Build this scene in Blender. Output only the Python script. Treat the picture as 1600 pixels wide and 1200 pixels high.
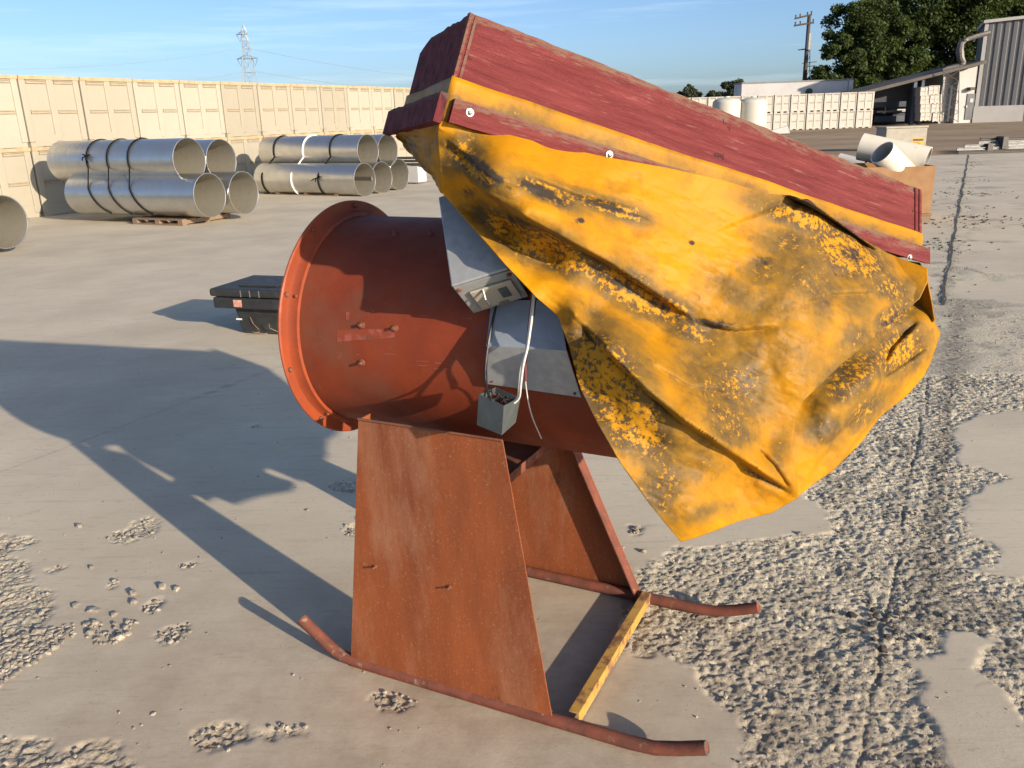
import bpy, math, random
import numpy as np
from mathutils import Vector, Matrix

for o in list(bpy.data.objects): bpy.data.objects.remove(o)
SC = bpy.context.scene
COL = SC.collection
# ------------------------------------------------------------------ camera
F_PX, CAM_H = 1320.0, 1.55
ROLL, PITCH = math.radians(1.9), math.radians(17.6)
_f = np.array([0, math.cos(PITCH), -math.sin(PITCH)])
_u = np.array([0, math.sin(PITCH), math.cos(PITCH)])
_r = np.array([1.0, 0, 0])
CR = _r*math.cos(ROLL) - _u*math.sin(ROLL)
CU = _u*math.cos(ROLL) + _r*math.sin(ROLL)
CF = _f
CC = np.array([0, 0, CAM_H])
cam = bpy.data.cameras.new('camera'); camo = bpy.data.objects.new('camera', cam); COL.objects.link(camo)
M = Matrix.Identity(4)
for i in range(3):
    M[i][0], M[i][1], M[i][2], M[i][3] = CR[i], CU[i], -CF[i], CC[i]
camo.matrix_world = M
cam.sensor_width = 36; cam.lens = F_PX/1600*36; cam.clip_end = 3000; cam.clip_start = 0.05
SC.camera = camo
SC.render.resolution_x, SC.render.resolution_y = 1024, 768
# ------------------------------------------------------------------ sky, sun, exposure
SUN_EL = math.radians(16)
SD = np.array([0.686, -0.728, 0.0]); SD /= np.linalg.norm(SD)      # horizontal direction towards the sun
S = np.array([SD[0]*math.cos(SUN_EL), SD[1]*math.cos(SUN_EL), math.sin(SUN_EL)])
W = bpy.data.worlds.new('World'); SC.world = W; W.use_nodes = True
nt = W.node_tree; nt.nodes.clear()
sky = nt.nodes.new('ShaderNodeTexSky'); sky.sky_type = 'NISHITA'; sky.sun_disc = False
sky.sun_elevation = SUN_EL; sky.sun_rotation = math.atan2(S[0], S[1])
sky.air_density = 0.65; sky.dust_density = 1.5; sky.ozone_density = 3.0; sky.altitude = 50
tc = nt.nodes.new('ShaderNodeTexCoord')
mp = nt.nodes.new('ShaderNodeMapping'); mp.inputs['Scale'].default_value = (1.6, 1.2, 26); mp.inputs['Rotation'].default_value = (0.03, 0.05, 0.3)
nt.links.new(tc.outputs['Generated'], mp.inputs['Vector'])
nz = nt.nodes.new('ShaderNodeTexNoise'); nz.inputs['Scale'].default_value = 2.1; nz.inputs['Detail'].default_value = 7; nz.inputs['Roughness'].default_value = .62
nt.links.new(mp.outputs['Vector'], nz.inputs['Vector'])
cr = nt.nodes.new('ShaderNodeMapRange'); cr.inputs['From Min'].default_value = .50; cr.inputs['From Max'].default_value = .74; cr.inputs['To Max'].default_value = .32
nt.links.new(nz.outputs['Fac'], cr.inputs['Value'])
mx = nt.nodes.new('ShaderNodeMixRGB'); mx.inputs['Color2'].default_value = (5.2, 6.2, 6.8, 1)
nt.links.new(cr.outputs['Result'], mx.inputs['Fac']); nt.links.new(sky.outputs['Color'], mx.inputs['Color1'])
bg = nt.nodes.new('ShaderNodeBackground'); bg.inputs['Strength'].default_value = 0.118
nt.links.new(mx.outputs['Color'], bg.inputs['Color'])
wo = nt.nodes.new('ShaderNodeOutputWorld'); nt.links.new(bg.outputs['Background'], wo.inputs['Surface'])
sl = bpy.data.lights.new('sun', 'SUN'); sl.energy = 5.0; sl.angle = math.radians(0.55); sl.color = (1.0, 0.83, 0.63)
so = bpy.data.objects.new('sun', sl); COL.objects.link(so)
so.rotation_euler = Vector((-S[0], -S[1], -S[2])).to_track_quat('-Z', 'Y').to_euler()
so.location = (6, -6, 8)
vs = SC.view_settings; vs.view_transform = 'Standard'; vs.look = 'None'; vs.gamma = 1; vs.use_curve_mapping = False
vs.exposure = 0.68
# ------------------------------------------------------------------ pixel helpers (1600 x 1200 photograph)
def ray(x, y): return CF + CR*(x-800)/F_PX - CU*(y-600)/F_PX
def dep(x, y, t): return CC + ray(x, y)*t
def gnd(x, y, z=0.0):
    d = ray(x, y); return CC + d*((z-CAM_H)/d[2])
def aty(x, y, Y):
    d = ray(x, y); return CC + d*(Y/d[1])
def onpl(x, y, p, n):
    d = ray(x, y); return CC + d*(((p-CC)@n)/(d@n))
def nrm(a): a = np.asarray(a, float); return a/np.linalg.norm(a)
# ------------------------------------------------------------------ materials
MATS = {}
def mat(name, c1, c2=None, scale=8, rough=.7, metal=0, bump=0, bscale=None, c3=None, s3=2.0, t3=(.5, .65), stretch=(1, 1, 1),
        spec=.4, lo=.35, hi=.65, coords='Object', rvar=.12, detail=6):
    m = bpy.data.materials.new(name); m.use_nodes = True; MATS[name] = m
    n = m.node_tree; N = n.nodes; L = n.links
    b = N['Principled BSDF']
    b.inputs['Metallic'].default_value = metal; b.inputs['Roughness'].default_value = rough
    b.inputs['Specular IOR Level'].default_value = spec
    if c2 is None: c2 = tuple(x*.82 for x in c1)
    tcn = N.new('ShaderNodeTexCoord'); mpn = N.new('ShaderNodeMapping'); mpn.inputs['Scale'].default_value = stretch
    L.new(tcn.outputs[coords], mpn.inputs['Vector'])
    def noise(sc, det=detail, ro=.6):
        q = N.new('ShaderNodeTexNoise'); q.inputs['Scale'].default_value = sc; q.inputs['Detail'].default_value = det; q.inputs['Roughness'].default_value = ro
        L.new(mpn.outputs['Vector'], q.inputs['Vector']); return q.outputs['Fac']
    def rng(s, a, bb, ta=0, tb=1):
        q = N.new('ShaderNodeMapRange'); q.inputs['From Min'].default_value = a; q.inputs['From Max'].default_value = bb
        q.inputs['To Min'].default_value = ta; q.inputs['To Max'].default_value = tb; L.new(s, q.inputs['Value']); return q.outputs['Result']
    def mix(f, a, c):
        q = N.new('ShaderNodeMixRGB')
        L.new(f, q.inputs['Fac'])
        for k, vv in (('Color1', a), ('Color2', c)):
            if isinstance(vv, tuple): q.inputs[k].default_value = (*vv[:3], 1)
            else: L.new(vv, q.inputs[k])
        return q.outputs['Color']
    n1 = noise(scale)
    col = mix(rng(n1, lo, hi), tuple(c1), tuple(c2))
    if c3 is not None: col = mix(rng(noise(s3, 8, .68), *t3), col, tuple(c3))
    L.new(col, b.inputs['Base Color'])
    L.new(rng(n1, .3, .7, max(.03, rough-rvar), min(1, rough+rvar)), b.inputs['Roughness'])
    if bump:
        bn = N.new('ShaderNodeBump'); bn.inputs['Strength'].default_value = 1; bn.inputs['Distance'].default_value = bump
        L.new(noise(bscale or scale*3, 6, .65), bn.inputs['Height']); L.new(bn.outputs['Normal'], b.inputs['Normal'])
    m['_x'] = 1
    return m
def hooks(m):
    n = m.node_tree
    return n, n.nodes, n.links, n.nodes['Principled BSDF']
def add_attr_mix(m, attr, color, a=0.0, bb=1.0, noise=None, namt=.5):
    """lay a second colour (dirt, stain, painted shade) over the base where the mesh attribute says it lies"""
    n, N, L, b = hooks(m)
    src = b.inputs['Base Color'].links[0].from_socket
    at = N.new('ShaderNodeAttribute'); at.attribute_name = attr
    s = at.outputs['Fac']
    if noise:
        tcn = N.new('ShaderNodeTexCoord'); q = N.new('ShaderNodeTexNoise'); q.inputs['Scale'].default_value = noise; q.inputs['Detail'].default_value = 8; q.inputs['Roughness'].default_value = .7
        L.new(tcn.outputs['Object'], q.inputs['Vector'])
        sub = N.new('ShaderNodeMath'); sub.operation = 'MULTIPLY_ADD'; sub.inputs[1].default_value = namt*2; sub.inputs[2].default_value = -namt
        L.new(q.outputs['Fac'], sub.inputs[0]); ad = N.new('ShaderNodeMath'); ad.operation = 'ADD'; L.new(s, ad.inputs[0]); L.new(sub.outputs[0], ad.inputs[1]); s = ad.outputs[0]
    r = N.new('ShaderNodeMapRange'); r.inputs['From Min'].default_value = a; r.inputs['From Max'].default_value = bb; L.new(s, r.inputs['Value'])
    x = N.new('ShaderNodeMixRGB'); L.new(r.outputs['Result'], x.inputs['Fac']); L.new(src, x.inputs['Color1'])
    if isinstance(color, tuple): x.inputs['Color2'].default_value = (*color, 1)
    else: L.new(color, x.inputs['Color2'])
    L.new(x.outputs['Color'], b.inputs['Base Color'])
    return r.outputs['Result']

mat('fan_paint', (.225, .042, .016), (.155, .031, .014), 5, .58, 0, .0006, 60, c3=(.155, .060, .035), s3=3.2, t3=(.52, .72), spec=.22)
mat('flange_paint', (.28, .056, .018), (.20, .040, .015), 9, .55, 0, .0006, 70, c3=(.12, .06, .04), s3=14, t3=(.60, .70))
mat('leg_paint', (.265, .074, .024), (.17, .048, .018), 7, .72, 0, .0007, 110, c3=(.30, .15, .09), s3=5.0, t3=(.50, .74), stretch=(1, 1, .3), spec=.25)
mat('rust_pipe', (.20, .065, .042), (.115, .048, .035), 22, .78, 0, .001, 120, c3=(.26, .20, .15), s3=30, t3=(.60, .70), spec=.2)
mat('rust_dark', (.13, .052, .032), (.20, .075, .04), 15, .8, 0, .001, 90)
mat('bar_yellow', (.46, .27, .06), (.36, .20, .05), 18, .65, 0, .0008, 80, c3=(.17, .08, .045), s3=18, t3=(.50, .60))
mat('pink_label', (.30, .085, .068), (.25, .062, .045), 30, .7, c3=(.215, .042, .016), s3=22, t3=(.47, .55))
mat('galv', (.35, .37, .38), (.28, .30, .315), 35, .48, .35, .0003, 200, c3=(.24, .25, .25), s3=6, t3=(.55, .75))
mat('galv_sky_tint', (.27, .32, .38), (.22, .26, .31), 9, .42, .15, .0002, 100, c3=(.20, .22, .24), s3=8, t3=(.58, .7))  # galvanised sheet with the blue of the reflected sky painted in
mat('junction_grey', (.075, .088, .09), (.055, .065, .068), 20, .55, .1, .0004, 90, c3=(.13, .13, .12), s3=25, t3=(.6, .7))
mat('wire_white', (.62, .60, .56), None, 20, .5)
mat('wire_red', (.20, .05, .05), None, 20, .5)
mat('wire_black', (.02, .02, .022), None, 20, .5)
mat('steel_bolt', (.38, .37, .36), (.24, .23, .22), 60, .35, .85)
mat('board_red', (.168, .034, .036), (.112, .022, .024), 6, .8, 0, .0028, 26, c3=(.25, .10, .09), s3=8, t3=(.58, .70), stretch=(1, 12, 12), spec=.2)
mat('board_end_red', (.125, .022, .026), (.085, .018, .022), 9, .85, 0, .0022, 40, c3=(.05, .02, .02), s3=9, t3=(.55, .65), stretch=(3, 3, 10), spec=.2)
mat('wood_bare', (.30, .20, .13), (.20, .13, .085), 30, .85, 0, .001, 80)
mat('staple_dark', (.03, .018, .018), None, 30, .8)
mat('bin_cream', (.335, .312, .25), (.32, .298, .24), 3, .62, 0, 0, spec=.3)
mat('bin_pale', (.36, .34, .28), (.345, .325, .268), 3, .62, spec=.3)
mat('bin_tan', (.315, .292, .232), (.30, .278, .222), 3, .62, spec=.3)
mat('bin_rim', (.36, .26, .14), (.42, .34, .22), 4, .7, c3=(.22, .13, .07), s3=3.5, t3=(.58, .72))
mat('bin_vent', (.34, .29, .21), None, 8, .8)
mat('bin_white', (.42, .40, .36), (.385, .365, .325), 3, .65)
mat('bin_white_vent', (.28, .26, .23), None, 5, .8)
mat('pipe_galv', (.58, .585, .57), (.52, .525, .51), 5, .33, .92, 0, 25, c3=(.52, .53, .53), s3=3, t3=(.50, .75), rvar=.05)
mat('pipe_inside', (.42, .40, .34), (.36, .34, .28), 10, .5, .55)
mat('strap_black', (.010, .010, .010), None, 10, .9, spec=.05)
mat('strap_white', (.75, .75, .72), None, 10, .6)
mat('pallet_wood', (.24, .165, .11), (.165, .115, .08), 9, .85, 0, .001, 60, stretch=(1, 8, 8))
mat('chest_black', (.020, .022, .023), (.030, .032, .033), 18, .55, 0, .0005, 120, c3=(.055, .055, .052), s3=5, t3=(.58, .72))
mat('chest_label', (.45, .14, .09), (.55, .36, .27), 35, .6)
mat('pvc', (.64, .61, .53), (.59, .56, .47), 4, .42, c3=(.38, .30, .18), s3=7, t3=(.62, .74))
mat('pvc_inside', (.42, .42, .40), None, 5, .5)
mat('cardboard', (.29, .165, .08), (.25, .14, .065), 6, .85, 0, .0005, 40)
mat('cabinet_grey', (.34, .32, .27), (.29, .27, .225), 5, .7)
mat('sign_yellow', (.62, .36, .02), (.55, .31, .02), 8, .6)
mat('steel_dark', (.05, .05, .05), (.09, .085, .08), 9, .6, .3)
mat('steel_grey', (.26, .27, .27), (.20, .205, .205), 9, .5, .4)
mat('tank_white', (.50, .49, .43), (.46, .45, .39), 2, .4)
mat('trailer_white', (.48, .48, .48), (.42, .42, .42), 1.0, .5)
mat('trailer_edge', (.22, .22, .22), None, 2, .6)
mat('corrugated', (.15, .153, .16), (.13, .133, .14), .8, .5, .25)
mat('wall_white', (.44, .44, .43), (.40, .395, .385), .7, .8)
mat('wall_grey', (.42, .42, .42), (.36, .36, .36), .8, .8)
mat('door_grey', (.10, .11, .125), None, 1, .6)
mat('shed_dark', (.035, .04, .05), (.055, .06, .07), .6, .8)
mat('shed_blue', (.07, .09, .12), (.05, .065, .09), .6, .7)
mat('roof_dark', (.06, .055, .05), (.11, .10, .09), 1.5, .8)
mat('duct_metal', (.16, .15, .14), (.10, .095, .09), 2, .5, .5)
mat('pole_wood', (.05, .038, .03), (.075, .058, .045), 3, .9)
mat('pylon_steel', (.36, .42, .46), None, 1, .5, .3)
mat('bark', (.075, .055, .04), (.05, .038, .028), 3, .9)
mat('dirt', (.245, .175, .105), (.19, .135, .08), .35, .95, 0, .02, 2.2, c3=(.33, .25, .155), s3=.16, t3=(.45, .65))
mat('stone', (.33, .30, .245), (.15, .135, .12), 30, .85, 0, .001, 120, c3=(.42, .38, .31), s3=14, t3=(.5, .65))
mat('clod', (.05, .045, .042), (.09, .08, .07), 30, .95)
def leafmat(name, c1, c2):
    m = mat(name, c1, c2, .55, .6, detail=3, spec=.25)
    n, N, L, b = hooks(m)
    b.inputs['Subsurface Weight'].default_value = 0
    tr = N.new('ShaderNodeBsdfTranslucent'); tr.inputs['Color'].default_value = (c1[0]*1.3, c1[1]*1.5, c1[2]*.8, 1)
    ms = N.new('ShaderNodeMixShader'); ms.inputs['Fac'].default_value = .28
    out = N['Material Output']; L.new(b.outputs[0], ms.inputs[1]); L.new(tr.outputs[0], ms.inputs[2]); L.new(ms.outputs[0], out.inputs['Surface'])
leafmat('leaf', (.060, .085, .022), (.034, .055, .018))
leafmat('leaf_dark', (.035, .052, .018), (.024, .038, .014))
leafmat('leaf_far', (.060, .075, .045), (.045, .058, .036))
_lp = MATS['leg_paint']; _n, _N, _L, _b = hooks(_lp)
def extra_noise(m, color, sc, a, bb, amt=1.0, stretch=(1, 1, 1), det=9, ro=.75):
    n_, N_, L_, b_ = hooks(m); src = b_.inputs['Base Color'].links[0].from_socket
    t_ = N_.new('ShaderNodeTexCoord'); mp_ = N_.new('ShaderNodeMapping'); mp_.inputs['Scale'].default_value = stretch; L_.new(t_.outputs['Object'], mp_.inputs['Vector'])
    q = N_.new('ShaderNodeTexNoise'); q.inputs['Scale'].default_value = sc; q.inputs['Detail'].default_value = det; q.inputs['Roughness'].default_value = ro; L_.new(mp_.outputs['Vector'], q.inputs['Vector'])
    r = N_.new('ShaderNodeMapRange'); r.inputs['From Min'].default_value = a; r.inputs['From Max'].default_value = bb; r.inputs['To Max'].default_value = amt; L_.new(q.outputs['Fac'], r.inputs['Value'])
    x = N_.new('ShaderNodeMixRGB'); L_.new(r.outputs['Result'], x.inputs['Fac']); L_.new(src, x.inputs['Color1']); x.inputs['Color2'].default_value = (*color, 1); L_.new(x.outputs['Color'], b_.inputs['Base Color'])
def edge_wear(m, color, y0, y1):
    n_, N_, L_, b_ = hooks(m); src = b_.inputs['Base Color'].links[0].from_socket
    t_ = N_.new('ShaderNodeTexCoord'); sp = N_.new('ShaderNodeSeparateXYZ'); L_.new(t_.outputs['Object'], sp.inputs[0])
    mp_ = N_.new('ShaderNodeMapping'); mp_.inputs['Scale'].default_value = (1, 5, 5); L_.new(t_.outputs['Object'], mp_.inputs['Vector'])
    q = N_.new('ShaderNodeTexNoise'); q.inputs['Scale'].default_value = 16; q.inputs['Detail'].default_value = 9; q.inputs['Roughness'].default_value = .75; L_.new(mp_.outputs['Vector'], q.inputs['Vector'])
    r = N_.new('ShaderNodeMapRange'); r.inputs['From Min'].default_value = y0; r.inputs['From Max'].default_value = y1; r.inputs['To Min'].default_value = .34; r.inputs['To Max'].default_value = 0; L_.new(sp.outputs['Y'], r.inputs['Value'])
    ad = N_.new('ShaderNodeMath'); ad.operation = 'ADD'; L_.new(r.outputs['Result'], ad.inputs[0]); L_.new(q.outputs['Fac'], ad.inputs[1])
    r2 = N_.new('ShaderNodeMapRange'); r2.inputs['From Min'].default_value = .72; r2.inputs['From Max'].default_value = .84; r2.inputs['To Max'].default_value = .7; L_.new(ad.outputs[0], r2.inputs['Value'])
    x = N_.new('ShaderNodeMixRGB'); L_.new(r2.outputs['Result'], x.inputs['Fac']); L_.new(src, x.inputs['Color1']); x.inputs['Color2'].default_value = (*color, 1); L_.new(x.outputs['Color'], b_.inputs['Base Color'])
extra_noise(_lp, (.36, .22, .15), 130, .56, .66, .5)
extra_noise(_lp, (.10, .045, .03), 9, .60, .68, .7)
extra_noise(MATS['fan_paint'], (.12, .055, .035), 11, .61, .68, .7)
extra_noise(MATS['fan_paint'], (.33, .13, .085), 18, .63, .70, .45)
extra_noise(MATS['board_red'], (.045, .02, .02), 9, .60, .65, .8, (.6, 22, 22))
extra_noise(MATS['board_red'], (.34, .20, .17), 26, .64, .70, .7, (1, 6, 6))
edge_wear(MATS['board_red'], (.17, .12, .085), .003, .05)
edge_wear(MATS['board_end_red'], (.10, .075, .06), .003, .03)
extra_noise(MATS['flange_paint'], (.15, .06, .035), 24, .58, .66, .6)
extra_noise(MATS['bin_cream'], (.30, .24, .16), 5, .58, .72, .4)
extra_noise(MATS['bin_pale'], (.32, .26, .18), 5, .58, .72, .35)
extra_noise(MATS['bin_tan'], (.27, .22, .15), 5, .58, .72, .4)
# concrete with exposed aggregate where the surface has spalled
def concrete():
    m = mat('concrete', (.575, .515, .395), (.51, .455, .35), 1.1, .82, 0, 0, c3=(.46, .41, .32), s3=.7, t3=(.48, .72), spec=.3)
    n, N, L, b = hooks(m)
    tcn = N.new('ShaderNodeTexCoord'); P = tcn.outputs['Object']
    def noise(sc, det=8, ro=.65, vec=P):
        q = N.new('ShaderNodeTexNoise'); q.inputs['Scale'].default_value = sc; q.inputs['Detail'].default_value = det; q.inputs['Roughness'].default_value = ro
        L.new(vec, q.inputs['Vector']); return q.outputs['Fac']
    def rng(s, a, bb, ta=0, tb=1):
        q = N.new('ShaderNodeMapRange'); q.inputs['From Min'].default_value = a; q.inputs['From Max'].default_value = bb
        q.inputs['To Min'].default_value = ta; q.inputs['To Max'].default_value = tb; L.new(s, q.inputs['Value']); return q.outputs['Result']
    def mixc(f, a, c):
        q = N.new('ShaderNodeMixRGB'); L.new(f, q.inputs['Fac'])
        for k, vv in (('Color1', a), ('Color2', c)):
            if isinstance(vv, tuple): q.inputs[k].default_value = (*vv, 1)
            else: L.new(vv, q.inputs[k])
        return q.outputs['Color']
    col = b.inputs['Base Color'].links[0].from_socket
    # trowel streaks and tyre scuffs, stretched along two directions
    mpn = N.new('ShaderNodeMapping'); mpn.inputs['Rotation'].default_value = (0, 0, -.42); mpn.inputs['Scale'].default_value = (1.2, 9, 1); L.new(P, mpn.inputs['Vector'])
    col = mixc(rng(noise(2.2, 9, .78, mpn.outputs['Vector']), .54, .70, 0, .5), col, (.25, .225, .20))
    mp2 = N.new('ShaderNodeMapping'); mp2.inputs['Rotation'].default_value = (0, 0, .55); mp2.inputs['Scale'].default_value = (.7, 10, 1); L.new(P, mp2.inputs['Vector'])
    col = mixc(rng(noise(3.1, 8, .7, mp2.outputs['Vector']), .62, .75, 0, .4), col, (.53, .48, .41))
    col = mixc(rng(noise(45, 4, .7), .62, .74, 0, .35), col, (.28, .25, .215))
    col = mixc(rng(noise(6, 9, .8), .62, .69, 0, .65), col, (.20, .18, .16))
    mp3 = N.new('ShaderNodeMapping'); mp3.inputs['Rotation'].default_value = (0, 0, .25); mp3.inputs['Scale'].default_value = (3, 26, 1); L.new(P, mp3.inputs['Vector'])
    col = mixc(rng(noise(1.6, 9, .8, mp3.outputs['Vector']), .60, .66, 0, .6), col, (.17, .155, .14))
    col = mixc(rng(noise(.55, 5, .6), .48, .70, 0, .4), col, (.36, .305, .24))
    col = mixc(rng(noise(260, 3, .6), .56, .70, 0, .35), col, (.24, .21, .18))
    col = mixc(rng(noise(210, 3, .6), .60, .72, 0, .4), col, (.66, .60, .51))
    for rot, sc_, th, am, cc in ((.62, (5, 70, 1), .56, .4, (.26, .23, .195)), (-.35, (7, 40, 1), .57, .4, (.29, .255, .21)), (1.3, (12, 50, 1), .58, .4, (.68, .62, .50)), (.1, (14, 30, 1), .59, .6, (.18, .16, .14))):
        mq = N.new('ShaderNodeMapping'); mq.inputs['Rotation'].default_value = (0, 0, rot); mq.inputs['Scale'].default_value = sc_; L.new(P, mq.inputs['Vector'])
        col = mixc(rng(noise(1.0, 10, .82, mq.outputs['Vector']), th, th+.07, 0, am), col, cc)
    vc = N.new('ShaderNodeTexVoronoi'); vc.inputs['Scale'].default_value = 34; L.new(P, vc.inputs['Vector'])
    col = mixc(rng(vc.outputs['Distance'], .04, .10, .75, 0), col, (.20, .18, .155))
    # spalled zones
    at = N.new('ShaderNodeAttribute'); at.attribute_name = 'rough'
    v = N.new('ShaderNodeTexVoronoi'); v.inputs['Scale'].default_value = 55; L.new(P, v.inputs['Vector'])
    agg = mixc(rng(noise(70, 5, .7), .40, .62), (.64, .585, .45), (.38, .34, .26))
    agg = mixc(rng(noise(26, 6, .7), .56, .66, 0, .8), agg, (.24, .205, .165))
    agg = mixc(rng(v.outputs['Distance'], .02, .30, .5, 0), agg, (.72, .67, .55))
    agg = mixc(rng(noise(120, 4, .8), .58, .68, 0, .5), agg, (.11, .10, .085))
    agg = mixc(rng(noise(17, 6, .75), .57, .68, 0, .4), agg, (.16, .135, .105))
    col = mixc(at.outputs['Fac'], col, agg)
    dk = N.new('ShaderNodeAttribute'); dk.attribute_name = 'dark'
    md = N.new('ShaderNodeMath'); md.operation = 'MULTIPLY'; L.new(dk.outputs['Fac'], md.inputs[0]); L.new(rng(noise(38, 6, .7), .38, .60, .1, .8), md.inputs[1])
    col = mixc(md.outputs[0], col, (.045, .045, .047))
    ru = N.new('ShaderNodeAttribute'); ru.attribute_name = 'rusty'
    mr = N.new('ShaderNodeMath'); mr.operation = 'MULTIPLY'; L.new(ru.outputs['Fac'], mr.inputs[0]); L.new(rng(noise(5, 8, .72), .3, .62, .25, .95), mr.inputs[1])
    col = mixc(mr.outputs[0], col, (.30, .235, .175))
    L.new(col, b.inputs['Base Color'])
    bn = N.new('ShaderNodeBump'); bn.inputs['Strength'].default_value = 1
    bd = rng(at.outputs['Fac'], 0, 1, .0007, .008); L.new(bd, bn.inputs['Distance'])
    L.new(noise(75, 6, .72), bn.inputs['Height']); L.new(bn.outputs['Normal'], b.inputs['Normal'])
concrete()
# ------------------------------------------------------------------ mesh helpers
ORG = {}
def link(name, me, m=None, parent=None):
    o = bpy.data.objects.new(name, me); COL.objects.link(o)
    if m and me and not me.materials: me.materials.append(MATS[m])
    if parent: o.parent = parent
    return o
def tag(o, label=None, cat=None, group=None, kind=None):
    if label: o['label'] = label
    if cat: o['category'] = cat
    if group: o['group'] = group
    if kind: o['kind'] = kind
    return o
def thing(name, label, cat, org=(0, 0, 0), group=None, rz=0):
    o = bpy.data.objects.new(name, None); COL.objects.link(o); o.empty_display_size = .1
    o.location = tuple(org); o.rotation_euler = (0, 0, rz); ORG[o.name] = np.array(org, float)
    return tag(o, label, cat, group)
class MB:
    def __init__(s): s.v = []; s.f = []
    def add(s, v, f):
        k = len(s.v); s.v += [tuple(map(float, p)) for p in v]; s.f += [tuple(i+k for i in q) for q in f]; return s
    def hexa(s, p):     # 8 corners: 0-3 bottom ring, 4-7 top ring
        return s.add(p, [(3, 2, 1, 0), (4, 5, 6, 7), (0, 1, 5, 4), (1, 2, 6, 5), (2, 3, 7, 6), (3, 0, 4, 7)])
    def obox(s, o, a, b, c):    # corner + three edge vectors
        o, a, b, c = (np.asarray(q, float) for q in (o, a, b, c))
        if np.dot(np.cross(a, b), c) < 0: a, b = b, a
        return s.hexa([o, o+a, o+a+b, o+b, o+c, o+a+c, o+a+b+c, o+b+c])
    def box(s, x0, x1, y0, y1, z0, z1): return s.obox((x0, y0, z0), (x1-x0, 0, 0), (0, y1-y0, 0), (0, 0, z1-z0))
    def tube(s, pts, r, n=10, caps=True):
        pts = [np.asarray(p, float) for p in pts]; k0 = len(s.v); m = len(pts)
        rr = r if hasattr(r, '__len__') else [r]*m
        t0 = nrm(pts[1]-pts[0]); a = np.cross(t0, (0, 0, 1));
        if np.linalg.norm(a) < 1e-3: a = np.cross(t0, (1, 0, 0))
        a = nrm(a)
        for i, p in enumerate(pts):
            t = nrm(pts[min(i+1, m-1)]-pts[max(i-1, 0)]); a = nrm(a-t*(a@t)); b = np.cross(t, a)
            for j in range(n):
                q = 2*math.pi*j/n; s.v.append(tuple(p+rr[i]*(a*math.cos(q)+b*math.sin(q))))
        for i in range(m-1):
            for j in range(n):
                j2 = (j+1) % n; s.f.append((k0+i*n+j, k0+i*n+j2, k0+(i+1)*n+j2, k0+(i+1)*n+j))
        if caps:
            s.f.append(tuple(k0+j for j in range(n))[::-1]); s.f.append(tuple(k0+(m-1)*n+j for j in range(n)))
        return s
    def lathe(s, o, ax, a, prof, n=64, closed=False):   # prof: (along, radius)
        o, ax, a = np.asarray(o, float), nrm(ax), nrm(a); b = np.cross(ax, a); k0 = len(s.v)
        for (h, r) in prof:
            for j in range(n):
                q = 2*math.pi*j/n; s.v.append(tuple(o+ax*h+r*(a*math.cos(q)+b*math.sin(q))))
        m = len(prof)
        for i in range(m if closed else m-1):
            i2 = (i+1) % m
            for j in range(n):
                j2 = (j+1) % n; s.f.append((k0+i*n+j, k0+i*n+j2, k0+i2*n+j2, k0+i2*n+j))
        return s
    def build(s, name, m, parent=None, smooth=False, world=True, bevel=0):
        v = s.v
        if world and parent is not None:
            p = parent
            while p.parent: p = p.parent
            og = ORG[p.name]; v = [tuple(np.array(q)-og) for q in v]
        me = bpy.data.meshes.new(name); me.from_pydata(v, [], s.f); me.update()
        o = link(name, me, m, parent)
        if smooth:
            me.polygons.foreach_set('use_smooth', [True]*len(me.polygons))
            try: me.set_sharp_from_angle(angle=math.radians(smooth if smooth is not True else 35))
            except Exception: pass
        if bevel:
            bv = o.modifiers.new('bevel', 'BEVEL'); bv.width = bevel; bv.segments = 2; bv.limit_method = 'ANGLE'
        return o
def npmesh(name, v, q, m, parent=None, smooth=False):
    v = np.asarray(v, np.float32); q = np.asarray(q, np.int32); me = bpy.data.meshes.new(name)
    k = q.shape[1]; me.vertices.add(len(v)); me.loops.add(q.size); me.polygons.add(len(q))
    me.vertices.foreach_set('co', v.ravel()); me.loops.foreach_set('vertex_index', q.ravel())
    me.polygons.foreach_set('loop_start', np.arange(0, q.size, k, dtype=np.int32)); me.polygons.foreach_set('loop_total', np.full(len(q), k, np.int32))
    if smooth: me.polygons.foreach_set('use_smooth', np.ones(len(q), bool))
    me.update(calc_edges=True); me.validate()
    return link(name, me, m, parent)
def setattr_f(o, name, val):
    a = o.data.attributes.new(name, 'FLOAT', 'POINT'); a.data.foreach_set('value', np.asarray(val, np.float32).ravel())
def copy_tree(o, parent=None):
    c = o.copy(); COL.objects.link(c)
    if parent: c.parent = parent
    for ch in list(o.children): copy_tree(ch, c)
    return c
def _h(ix, iy, seed):
    n = (ix.astype(np.int64)*374761393 + iy.astype(np.int64)*668265263 + seed*1442695041) & 0xffffffff
    n = ((n ^ (n >> 13))*1274126177) & 0xffffffff
    return ((n ^ (n >> 16)) & 0xffff)/65535.0
def vn(x, y, seed=0):
    x = np.asarray(x, float); y = np.asarray(y, float); ix = np.floor(x); iy = np.floor(y); fx = x-ix; fy = y-iy
    fx = fx*fx*fx*(fx*(fx*6-15)+10); fy = fy*fy*fy*(fy*(fy*6-15)+10)
    a = _h(ix, iy, seed); b = _h(ix+1, iy, seed); c = _h(ix, iy+1, seed); d = _h(ix+1, iy+1, seed)
    return (a*(1-fx)+b*fx)*(1-fy)+(c*(1-fx)+d*fx)*fy
def fbm(x, y, seed=0, o=4, g=.5):
    s = 0; a = 1; t = 0
    for i in range(o):
        s = s+a*vn(x*2**i+i*17.3, y*2**i-i*9.1, seed+i); t += a; a *= g
    return s/t*2-1
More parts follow.
